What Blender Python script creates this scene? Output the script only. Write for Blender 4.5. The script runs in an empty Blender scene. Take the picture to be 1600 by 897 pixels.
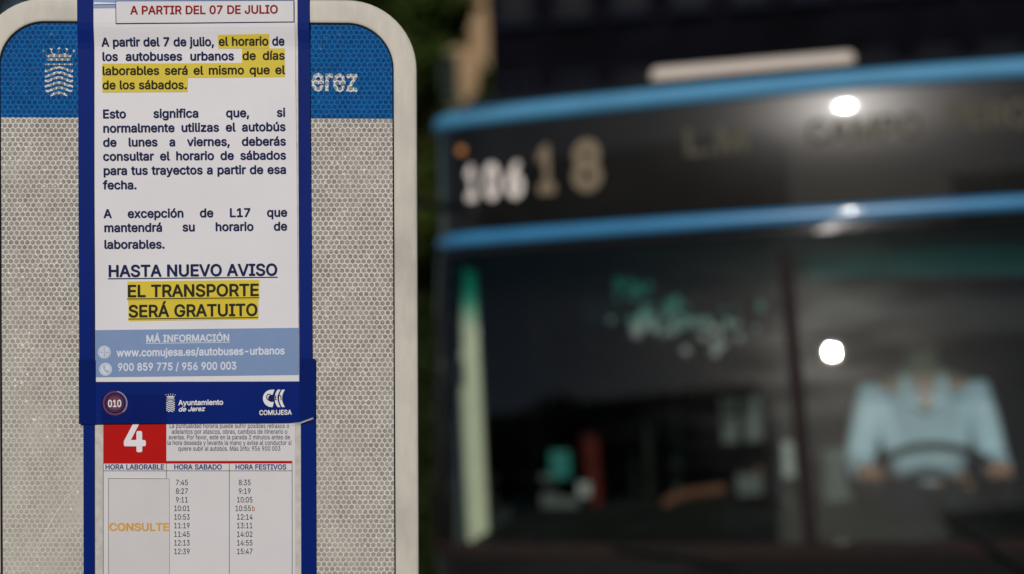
import bpy, bmesh, math, random
from mathutils import Vector, Matrix
from mathutils.geometry import delaunay_2d_cdt
random.seed(7)
S = bpy.context.scene
COL = S.collection
R = math.radians

# ------------------------------------------------------------------ camera
CAMZ = 1.85
PITCH, ROLL = 2.277, 2.576
FPX = 50 / 36 * 1600
CAM = Vector((0, 0, CAMZ))
CROT = Matrix.Rotation(R(90 + PITCH), 3, 'X') @ Matrix.Rotation(R(-ROLL), 3, 'Z')
SIGN_D = 1.47
cd = bpy.data.cameras.new('camera')
cam = bpy.data.objects.new('camera', cd)
COL.objects.link(cam)
cam.location = CAM
cam.rotation_euler = CROT.to_euler()
cd.lens = 50
cd.sensor_width = 36
cd.clip_start = 0.05
cd.clip_end = 3000
cd.dof.use_dof = True
cd.dof.focus_distance = SIGN_D
cd.dof.aperture_fstop = 2.05
cd.dof.aperture_blades = 0
S.camera = cam

# bus pose (also needed for the sun: its glints sit on the bus glass)
PSI, BX, BY, CV = 12.827, 0.8554, 4.3368, 0.0791
ZT, ZL, ZB = CAMZ + 0.797, CAMZ + 0.368, CAMZ - 0.662      # upper band, lower band, foot of the windscreen
BEX = Vector((math.cos(R(PSI)), -math.sin(R(PSI)), 0))
BEY = Vector((math.sin(R(PSI)), math.cos(R(PSI)), 0))
BO = Vector((BX, BY, 0))


def ray(px, py):
    d = CROT @ Vector(((px - 800) / FPX, -(py - 448.5) / FPX, -1))
    return d


def sback(z):
    """how far the bus front leans back at height z"""
    if z <= ZB:
        return 0.0
    if z <= ZL:
        u = (z - ZB) / (ZL - ZB)
        return 0.24 * u - SAG * 4 * u * (1 - u)
    u = (z - ZL) / (ZT - ZL)
    a0, a1 = R(-1.0), R(DISP_TILT)
    return 0.24 + (ZT - ZL) * (a0 * u + (a1 - a0) * u * u / 2)


DISP_TILT = 11.5
SAG = 0.022


def bus_plane(px, py, back):
    """where a sight line meets the plane `back` metres behind the bus nose: (lateral, height)"""
    d = ray(px, py)
    t = (back + (BO - CAM).dot(BEY)) / d.dot(BEY)
    p = CAM + d * t
    q = p - BO
    return q.dot(BEX), p.z


def bus_surf(px, py):
    b = 0.1
    for _ in range(12):
        l, z = bus_plane(px, py, b)
        b = CV * l * l + sback(z)
    return l, z


# ------------------------------------------------------------------ world and sun
l0, z0 = bus_surf(1300, 550)
tau = math.atan((sback(z0 + 0.001) - sback(z0 - 0.001)) / 0.002)
n = BEX * (2 * CV * l0) - BEY + Vector((0, 0, math.tan(tau)))
n.normalize()
v = ray(1300, 550).normalized()
SUN = (v - 2 * v.dot(n) * n).normalized()          # direction towards the sun
SUN_EL = math.asin(SUN.z)
SUN_AZ = math.atan2(SUN.x, SUN.y)
print('sun elevation', math.degrees(SUN_EL), 'azimuth', math.degrees(SUN_AZ))
w = bpy.data.worlds.new('World')
S.world = w
w.use_nodes = True
nt = w.node_tree
bg = nt.nodes['Background']
sky = nt.nodes.new('ShaderNodeTexSky')
sky.sky_type = 'NISHITA'
sky.sun_disc = False
sky.sun_elevation = SUN_EL
sky.sun_rotation = SUN_AZ
sky.air_density = 1.0
sky.dust_density = 1.0
nt.links.new(sky.outputs[0], bg.inputs[0])
bg.inputs[1].default_value = 0.05
sl = bpy.data.lights.new('sun', 'SUN')
sl.energy = 4.6
sl.angle = R(0.5)
sl.color = (1.0, 0.94, 0.885)
so = bpy.data.objects.new('sun', sl)
COL.objects.link(so)
so.rotation_euler = (-SUN).to_track_quat('-Z', 'Y').to_euler()
so.location = (0, -20, 30)
S.view_settings.view_transform = 'Standard'
S.view_settings.look = 'None'
S.view_settings.exposure = -0.8
S.view_settings.gamma = 1
S.cycles.use_denoising = True
S.cycles.max_bounces = 8
S.cycles.transparent_max_bounces = 12
S.cycles.sample_clamp_indirect = 4
S.cycles.caustics_reflective = False
S.cycles.caustics_refractive = False


# ------------------------------------------------------------------ materials
def nn(t, kind, **kw):
    n_ = t.nodes.new(kind)
    for k, val in kw.items():
        setattr(n_, k, val)
    return n_


def mat(name, col, rough=0.6, metal=0.0, var=0.12, scale=30.0, bump=0.0, coat=0.0, coat_rough=0.05, spec=0.5, stretch=(1, 1, 1), dirt=None):
    m = bpy.data.materials.new(name)
    m.use_nodes = True
    t = m.node_tree
    b = t.nodes['Principled BSDF']
    b.inputs['Roughness'].default_value = rough
    b.inputs['Metallic'].default_value = metal
    b.inputs['Specular IOR Level'].default_value = spec if max(col) > 0.1 else min(spec, 0.06)
    b.inputs['Coat Weight'].default_value = coat
    b.inputs['Coat Roughness'].default_value = coat_rough
    tc = nn(t, 'ShaderNodeTexCoord')
    mp = nn(t, 'ShaderNodeMapping')
    mp.inputs['Scale'].default_value = stretch
    t.links.new(tc.outputs['Object'], mp.inputs[0])
    no = nn(t, 'ShaderNodeTexNoise')
    no.inputs['Scale'].default_value = scale
    no.inputs['Detail'].default_value = 5
    t.links.new(mp.outputs[0], no.inputs[0])
    r = nn(t, 'ShaderNodeMapRange')
    r.inputs[1].default_value = 0.25
    r.inputs[2].default_value = 0.75
    r.inputs[3].default_value = 1 - var
    r.inputs[4].default_value = 1 + var
    t.links.new(no.outputs[0], r.inputs[0])
    mx = nn(t, 'ShaderNodeVectorMath', operation='SCALE')
    mx.inputs[0].default_value = col
    t.links.new(r.outputs[0], mx.inputs['Scale'])
    out = mx.outputs[0]
    if dirt:                                   # (colour, scale, amount): blotches of wear
        d = nn(t, 'ShaderNodeTexNoise')
        d.inputs['Scale'].default_value = dirt[1]
        d.inputs['Detail'].default_value = 6
        t.links.new(tc.outputs['Object'], d.inputs[0])
        rr = nn(t, 'ShaderNodeMapRange')
        rr.inputs[1].default_value = 0.5
        rr.inputs[2].default_value = 0.75
        rr.inputs[4].default_value = dirt[2]
        t.links.new(d.outputs[0], rr.inputs[0])
        m2 = nn(t, 'ShaderNodeMix', data_type='RGBA')
        t.links.new(rr.outputs[0], m2.inputs[0])
        t.links.new(out, m2.inputs[6])
        m2.inputs[7].default_value = (*dirt[0], 1)
        out = m2.outputs[2]
    t.links.new(out, b.inputs['Base Color'])
    if bump:
        bp = nn(t, 'ShaderNodeBump')
        bp.inputs['Strength'].default_value = bump
        bp.inputs['Distance'].default_value = 0.001
        t.links.new(no.outputs[0], bp.inputs['Height'])
        t.links.new(bp.outputs[0], b.inputs['Normal'])
    return m


HEX_PITCH = 0.00562


def hexmat(name, cell, line, blend=0.0, spec_amt=1.0):
    """retroreflective sheeting: pointed-top honeycomb cells with pale walls"""
    m = bpy.data.materials.new(name)
    m.use_nodes = True
    t = m.node_tree
    b = t.nodes['Principled BSDF']
    L = t.links.new
    tc = nn(t, 'ShaderNodeTexCoord')
    sep = nn(t, 'ShaderNodeSeparateXYZ')
    L(tc.outputs['Object'], sep.inputs[0])
    cmb = nn(t, 'ShaderNodeCombineXYZ')
    L(sep.outputs[0], cmb.inputs[0])
    L(sep.outputs[2], cmb.inputs[1])
    # small waviness of the cells
    wob = nn(t, 'ShaderNodeTexNoise')
    wob.inputs['Scale'].default_value = 260
    L(tc.outputs['Object'], wob.inputs[0])
    wsub = nn(t, 'ShaderNodeVectorMath', operation='SUBTRACT')
    L(wob.outputs[1], wsub.inputs[0])
    wsub.inputs[1].default_value = (0.5, 0.5, 0.5)
    wsc = nn(t, 'ShaderNodeVectorMath', operation='SCALE')
    wsc.inputs['Scale'].default_value = 0.0011
    L(wsub.outputs[0], wsc.inputs[0])
    wad = nn(t, 'ShaderNodeVectorMath', operation='ADD')
    L(cmb.outputs[0], wad.inputs[0])
    L(wsc.outputs[0], wad.inputs[1])
    sc = nn(t, 'ShaderNodeVectorMath', operation='SCALE')
    sc.inputs['Scale'].default_value = 1 / HEX_PITCH
    L(wad.outputs[0], sc.inputs[0])
    ad = nn(t, 'ShaderNodeVectorMath', operation='ADD')
    ad.inputs[1].default_value = (200, 200 * 1.7320508, 0)
    L(sc.outputs[0], ad.inputs[0])

    def lattice(off):
        a = nn(t, 'ShaderNodeVectorMath', operation='SUBTRACT')
        L(ad.outputs[0], a.inputs[0])
        a.inputs[1].default_value = off
        md = nn(t, 'ShaderNodeVectorMath', operation='MODULO')
        L(a.outputs[0], md.inputs[0])
        md.inputs[1].default_value = (1, 1.7320508, 1)
        s = nn(t, 'ShaderNodeVectorMath', operation='SUBTRACT')
        L(md.outputs[0], s.inputs[0])
        s.inputs[1].default_value = (0.5, 0.8660254, 0)
        mu = nn(t, 'ShaderNodeVectorMath', operation='MULTIPLY')
        L(s.outputs[0], mu.inputs[0])
        mu.inputs[1].default_value = (1, 1, 0)
        ln = nn(t, 'ShaderNodeVectorMath', operation='LENGTH')
        L(mu.outputs[0], ln.inputs[0])
        return mu, ln
    A, la = lattice((0, 0, 0))
    B, lb = lattice((0.5, 0.8660254, 0))
    lt = nn(t, 'ShaderNodeMath', operation='LESS_THAN')
    L(lb.outputs['Value'], lt.inputs[0])
    L(la.outputs['Value'], lt.inputs[1])
    pk = nn(t, 'ShaderNodeMix', data_type='VECTOR')
    L(lt.outputs[0], pk.inputs[0])
    L(A.outputs[0], pk.inputs[4])
    L(B.outputs[0], pk.inputs[5])
    g = pk.outputs[1]
    idv = nn(t, 'ShaderNodeVectorMath', operation='SUBTRACT')
    L(ad.outputs[0], idv.inputs[0])
    L(g, idv.inputs[1])
    idr = nn(t, 'ShaderNodeVectorMath', operation='SNAP')
    L(idv.outputs[0], idr.inputs[0])
    idr.inputs[1].default_value = (0.25, 0.25, 1)
    wn = nn(t, 'ShaderNodeTexWhiteNoise')
    L(idr.outputs[0], wn.inputs[0])
    ab = nn(t, 'ShaderNodeVectorMath', operation='ABSOLUTE')
    L(g, ab.inputs[0])
    dt = nn(t, 'ShaderNodeVectorMath', operation='DOT_PRODUCT')
    L(ab.outputs[0], dt.inputs[0])
    dt.inputs[1].default_value = (0.5, 0.8660254, 0)
    sx = nn(t, 'ShaderNodeSeparateXYZ')
    L(ab.outputs[0], sx.inputs[0])
    mxx = nn(t, 'ShaderNodeMath', operation='MAXIMUM')
    L(sx.outputs[0], mxx.inputs[0])
    L(dt.outputs['Value'], mxx.inputs[1])
    wall = nn(t, 'ShaderNodeMapRange')
    wall.inputs[1].default_value = 0.37
    wall.inputs[2].default_value = 0.445
    L(mxx.outputs[0], wall.inputs[0])
    # cell to cell change, and slow drifts of grime
    cv = nn(t, 'ShaderNodeMapRange')
    L(wn.outputs[0], cv.inputs[0])
    cv.inputs[3].default_value = 0.78
    cv.inputs[4].default_value = 1.22
    n1 = nn(t, 'ShaderNodeTexNoise')
    n1.inputs['Scale'].default_value = 14
    n1.inputs['Detail'].default_value = 6
    L(tc.outputs['Object'], n1.inputs[0])
    cs = nn(t, 'ShaderNodeVectorMath', operation='SCALE')
    cs.inputs[0].default_value = cell
    L(cv.outputs[0], cs.inputs['Scale'])
    n3 = nn(t, 'ShaderNodeTexNoise')
    n3.inputs['Scale'].default_value = 420
    n3.inputs['Detail'].default_value = 3
    L(tc.outputs['Object'], n3.inputs[0])
    lv = nn(t, 'ShaderNodeMapRange')
    lv.inputs[1].default_value = 0.3
    lv.inputs[2].default_value = 0.7
    lv.inputs[3].default_value = 0.72
    lv.inputs[4].default_value = 1.15
    L(n3.outputs[0], lv.inputs[0])
    ls = nn(t, 'ShaderNodeVectorMath', operation='SCALE')
    ls.inputs[0].default_value = line
    L(lv.outputs[0], ls.inputs['Scale'])
    mx = nn(t, 'ShaderNodeMix', data_type='RGBA')
    L(wall.outputs[0], mx.inputs[0])
    L(cs.outputs[0], mx.inputs[6])
    L(ls.outputs[0], mx.inputs[7])
    out = mx.outputs[2]
    # worn film: towards the foot and the left the cells fade under scuffed clear plastic
    if blend:
        px_ = nn(t, 'ShaderNodeMapRange')
        px_.inputs[1].default_value = SCUFF[0]
        px_.inputs[2].default_value = SCUFF[1]
        L(sep.outputs[2], px_.inputs[0])
        pl = nn(t, 'ShaderNodeMapRange')
        pl.inputs[1].default_value = SCUFF[2]
        pl.inputs[2].default_value = SCUFF[3]
        L(sep.outputs[0], pl.inputs[0])
        mu = nn(t, 'ShaderNodeMath', operation='MULTIPLY')
        L(px_.outputs[0], mu.inputs[0])
        L(pl.outputs[0], mu.inputs[1])
        na = nn(t, 'ShaderNodeMapRange')
        na.inputs[1].default_value = 0.3
        na.inputs[2].default_value = 0.7
        na.inputs[3].default_value = 0.55
        na.inputs[4].default_value = 1.2
        L(n1.outputs[0], na.inputs[0])
        mu2 = nn(t, 'ShaderNodeMath', operation='MULTIPLY')
        L(mu.outputs[0], mu2.inputs[0])
        L(na.outputs[0], mu2.inputs[1])
        mu3 = nn(t, 'ShaderNodeMath', operation='MULTIPLY_ADD', use_clamp=True)
        L(mu2.outputs[0], mu3.inputs[0])
        mu3.inputs[1].default_value = blend
        # general light scuffing
        gs = nn(t, 'ShaderNodeMapRange')
        gs.inputs[1].default_value = 0.5
        gs.inputs[2].default_value = 0.75
        gs.inputs[4].default_value = 0.35
        L(n1.outputs[0], gs.inputs[0])
        L(gs.outputs[0], mu3.inputs[2])
        m3 = nn(t, 'ShaderNodeMix', data_type='RGBA')
        L(mu3.outputs[0], m3.inputs[0])
        L(out, m3.inputs[6])
        m3.inputs[7].default_value = (0.52, 0.50, 0.44, 1)
        out = m3.outputs[2]
    # specks where the film has lifted
    dr = nn(t, 'ShaderNodeMapRange')
    dr.inputs[1].default_value = 0.3
    dr.inputs[2].default_value = 0.7
    dr.inputs[3].default_value = 0.88
    dr.inputs[4].default_value = 1.08
    n5 = nn(t, 'ShaderNodeTexNoise')
    n5.inputs['Scale'].default_value = 24
    n5.inputs['Detail'].default_value = 8
    n5.inputs['Roughness'].default_value = 0.65
    L(tc.outputs['Object'], n5.inputs[0])
    L(n5.outputs[0], dr.inputs[0])
    ds_ = nn(t, 'ShaderNodeVectorMath', operation='SCALE')
    L(out, ds_.inputs[0])
    L(dr.outputs[0], ds_.inputs['Scale'])
    out = ds_.outputs[0]
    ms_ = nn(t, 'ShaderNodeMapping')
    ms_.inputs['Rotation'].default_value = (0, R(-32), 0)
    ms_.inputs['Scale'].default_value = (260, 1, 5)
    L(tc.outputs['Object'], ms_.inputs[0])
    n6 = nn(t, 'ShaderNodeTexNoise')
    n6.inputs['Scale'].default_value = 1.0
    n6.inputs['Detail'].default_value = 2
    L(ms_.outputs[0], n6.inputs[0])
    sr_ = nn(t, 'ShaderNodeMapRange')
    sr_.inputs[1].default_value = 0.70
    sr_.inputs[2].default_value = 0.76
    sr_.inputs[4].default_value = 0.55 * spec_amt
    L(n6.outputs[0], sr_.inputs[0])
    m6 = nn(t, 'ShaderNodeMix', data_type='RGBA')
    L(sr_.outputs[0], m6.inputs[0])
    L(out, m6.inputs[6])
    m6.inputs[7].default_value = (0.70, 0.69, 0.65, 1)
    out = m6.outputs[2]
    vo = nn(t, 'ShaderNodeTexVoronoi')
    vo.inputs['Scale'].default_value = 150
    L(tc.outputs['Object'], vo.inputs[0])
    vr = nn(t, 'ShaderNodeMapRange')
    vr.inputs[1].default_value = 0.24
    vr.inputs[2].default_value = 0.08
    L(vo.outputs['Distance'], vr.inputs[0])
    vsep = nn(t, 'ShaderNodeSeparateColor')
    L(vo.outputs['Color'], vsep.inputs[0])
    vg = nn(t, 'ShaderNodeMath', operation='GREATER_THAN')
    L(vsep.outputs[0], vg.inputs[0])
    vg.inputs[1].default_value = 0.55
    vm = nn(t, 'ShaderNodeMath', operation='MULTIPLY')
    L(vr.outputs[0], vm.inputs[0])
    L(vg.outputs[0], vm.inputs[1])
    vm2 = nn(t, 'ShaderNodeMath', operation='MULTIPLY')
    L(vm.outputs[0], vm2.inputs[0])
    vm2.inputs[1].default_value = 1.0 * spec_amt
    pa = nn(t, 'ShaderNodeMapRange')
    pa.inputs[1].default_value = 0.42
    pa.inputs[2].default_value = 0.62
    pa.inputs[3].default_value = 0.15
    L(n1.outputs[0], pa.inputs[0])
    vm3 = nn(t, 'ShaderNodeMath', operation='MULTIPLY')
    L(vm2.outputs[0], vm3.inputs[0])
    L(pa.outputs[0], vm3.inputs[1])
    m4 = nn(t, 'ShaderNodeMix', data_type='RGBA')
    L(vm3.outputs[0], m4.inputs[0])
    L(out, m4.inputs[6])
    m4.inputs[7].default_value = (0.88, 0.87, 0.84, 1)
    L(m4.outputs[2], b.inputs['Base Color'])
    b.inputs['Roughness'].default_value = 0.7
    b.inputs['Specular IOR Level'].default_value = 0.12
    bp = nn(t, 'ShaderNodeBump')
    bp.inputs['Strength'].default_value = 0.25
    bp.inputs['Distance'].default_value = 0.0004
    L(wall.outputs[0], bp.inputs['Height'])
    L(bp.outputs[0], b.inputs['Normal'])
    return m


def glassmat(name, tint, gloss=1.0, rough=0.0, top=None, zlo=0, zhi=1, film=0.0):
    """thin sheet of tinted glass: tinted see-through plus a Fresnel reflection"""
    m = bpy.data.materials.new(name)
    m.use_nodes = True
    t = m.node_tree
    t.nodes.clear()
    L = t.links.new
    o = nn(t, 'ShaderNodeOutputMaterial')
    tr = nn(t, 'ShaderNodeBsdfTransparent')
    tr.inputs[0].default_value = (*tint, 1)
    if top:
        tc = nn(t, 'ShaderNodeTexCoord')
        sp_ = nn(t, 'ShaderNodeSeparateXYZ')
        L(tc.outputs['Object'], sp_.inputs[0])
        mr = nn(t, 'ShaderNodeMapRange')
        mr.inputs[1].default_value = zlo
        mr.inputs[2].default_value = zhi
        L(sp_.outputs[2], mr.inputs[0])
        mx = nn(t, 'ShaderNodeMix', data_type='RGBA')
        L(mr.outputs[0], mx.inputs[0])
        mx.inputs[6].default_value = (*tint, 1)
        mx.inputs[7].default_value = (*top, 1)
        L(mx.outputs[2], tr.inputs[0])
    gl = nn(t, 'ShaderNodeBsdfGlossy')
    gl.inputs['Roughness'].default_value = rough
    fr = nn(t, 'ShaderNodeFresnel')
    fr.inputs[0].default_value = 1.5
    mu = nn(t, 'ShaderNodeMath', operation='MULTIPLY', use_clamp=True)
    mu.inputs[1].default_value = gloss
    L(fr.outputs[0], mu.inputs[0])
    if film:                                # dust film: part of the reflection spreads round the glint
        gd = nn(t, 'ShaderNodeBsdfGlossy')
        gd.inputs['Roughness'].default_value = 0.26
        tc2 = nn(t, 'ShaderNodeTexCoord')
        mp2 = nn(t, 'ShaderNodeMapping')
        mp2.inputs['Rotation'].default_value = (0, R(35), 0)
        mp2.inputs['Scale'].default_value = (2.0, 1, 9.0)
        L(tc2.outputs['Object'], mp2.inputs[0])
        nz = nn(t, 'ShaderNodeTexNoise')
        nz.inputs['Scale'].default_value = 1.6
        nz.inputs['Detail'].default_value = 5
        L(mp2.outputs[0], nz.inputs[0])
        fm = nn(t, 'ShaderNodeMapRange')
        fm.inputs[1].default_value = 0.40
        fm.inputs[2].default_value = 0.70
        fm.inputs[3].default_value = film * 0.15
        fm.inputs[4].default_value = film
        L(nz.outputs[0], fm.inputs[0])
        mg = nn(t, 'ShaderNodeMixShader')
        L(fm.outputs[0], mg.inputs[0])
        L(gl.outputs[0], mg.inputs[1])
        L(gd.outputs[0], mg.inputs[2])
        gl = mg
    ms = nn(t, 'ShaderNodeMixShader')
    L(mu.outputs[0], ms.inputs[0])
    L(tr.outputs[0], ms.inputs[1])
    L(gl.outputs[0], ms.inputs[2])
    L(ms.outputs[0], o.inputs[0])
    return m


# ------------------------------------------------------------------ object helpers
def link(name, me, parent=None, loc=None):
    o = bpy.data.objects.new(name, me)
    COL.objects.link(o)
    if parent:
        o.parent = parent
    if loc is not None:
        o.location = loc
    return o


def empty(name, loc, rot=None):
    o = bpy.data.objects.new(name, None)
    o.empty_display_size = 0.1
    COL.objects.link(o)
    o.location = loc
    if rot is not None:
        o.rotation_euler = rot
    return o


def tag(o, label=None, cat=None, group=None, kind=None):
    for k, val in (('label', label), ('category', cat), ('group', group), ('kind', kind)):
        if val:
            o[k] = val
    return o


class MB:
    """mesh builder"""
    def __init__(self):
        self.v = []
        self.f = []

    def add(self, vs, fs):
        b = len(self.v)
        self.v += [tuple(p) for p in vs]
        self.f += [tuple(b + i for i in f) for f in fs]
        return self

    def box(self, x0, x1, y0, y1, z0, z1):
        vs = [(x, y, z) for x in (x0, x1) for y in (y0, y1) for z in (z0, z1)]
        return self.add(vs, [(0, 1, 3, 2), (4, 6, 7, 5), (0, 4, 5, 1), (2, 3, 7, 6), (0, 2, 6, 4), (1, 5, 7, 3)])

    def tube(self, pts, rad, n_=10, cap=True):
        pts = [Vector(p) for p in pts]
        rs = rad if isinstance(rad, (list, tuple)) else [rad] * len(pts)
        vs = []
        up = None
        for i, p in enumerate(pts):
            a = pts[max(0, i - 1)]
            c = pts[min(len(pts) - 1, i + 1)]
            d = (c - a).normalized()
            if up is None:
                up = Vector((0, 0, 1)) if abs(d.z) < 0.9 else Vector((1, 0, 0))
            s = d.cross(up).normalized()
            up = s.cross(d).normalized()
            for k in range(n_):
                an = 2 * math.pi * k / n_
                vs.append(p + (s * math.cos(an) + up * math.sin(an)) * rs[i])
        fs = []
        for i in range(len(pts) - 1):
            for k in range(n_):
                a = i * n_ + k
                c = i * n_ + (k + 1) % n_
                fs.append((a, c, c + n_, a + n_))
        if cap:
            fs.append(tuple(range(n_))[::-1])
            fs.append(tuple((len(pts) - 1) * n_ + k for k in range(n_)))
        return self.add(vs, fs)

    def sphere(self, c, r, seg=14, ring=9, sc=(1, 1, 1)):
        vs = [(c[0], c[1], c[2] + r * sc[2])]
        for i in range(1, ring):
            th = math.pi * i / ring
            for k in range(seg):
                ph = 2 * math.pi * k / seg
                vs.append((c[0] + r * sc[0] * math.sin(th) * math.cos(ph), c[1] + r * sc[1] * math.sin(th) * math.sin(ph), c[2] + r * sc[2] * math.cos(th)))
        vs.append((c[0], c[1], c[2] - r * sc[2]))
        fs = [(0, 1 + k, 1 + (k + 1) % seg) for k in range(seg)]
        for i in range(ring - 2):
            for k in range(seg):
                a = 1 + i * seg + k
                b2 = 1 + i * seg + (k + 1) % seg
                fs.append((a, a + seg, b2 + seg, b2))
        la = len(vs) - 1
        bs = 1 + (ring - 2) * seg
        fs += [(bs + (k + 1) % seg, bs + k, la) for k in range(seg)]
        return self.add(vs, fs)

    def mesh(self, name, m, smooth=False):
        me = bpy.data.meshes.new(name)
        me.from_pydata(self.v, [], self.f)
        me.materials.append(m)
        if smooth:
            for p in me.polygons:
                p.use_smooth = True
        me.update()
        return me

    def build(self, name, m, parent=None, smooth=False, bevel=0.0, loc=None):
        me = self.mesh(name, m, smooth)
        bm = bmesh.new()
        bm.from_mesh(me)
        bmesh.ops.recalc_face_normals(bm, faces=bm.faces)
        if smooth:
            for e in bm.edges:
                if len(e.link_faces) != 2 or e.calc_face_angle(0) > 0.6:
                    e.smooth = False
        bm.to_mesh(me)
        bm.free()
        o = link(name, me, parent, loc)
        if bevel:
            md = o.modifiers.new('bevel', 'BEVEL')
            md.width = bevel
            md.segments = 2
            md.limit_method = 'ANGLE'
        return o


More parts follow.
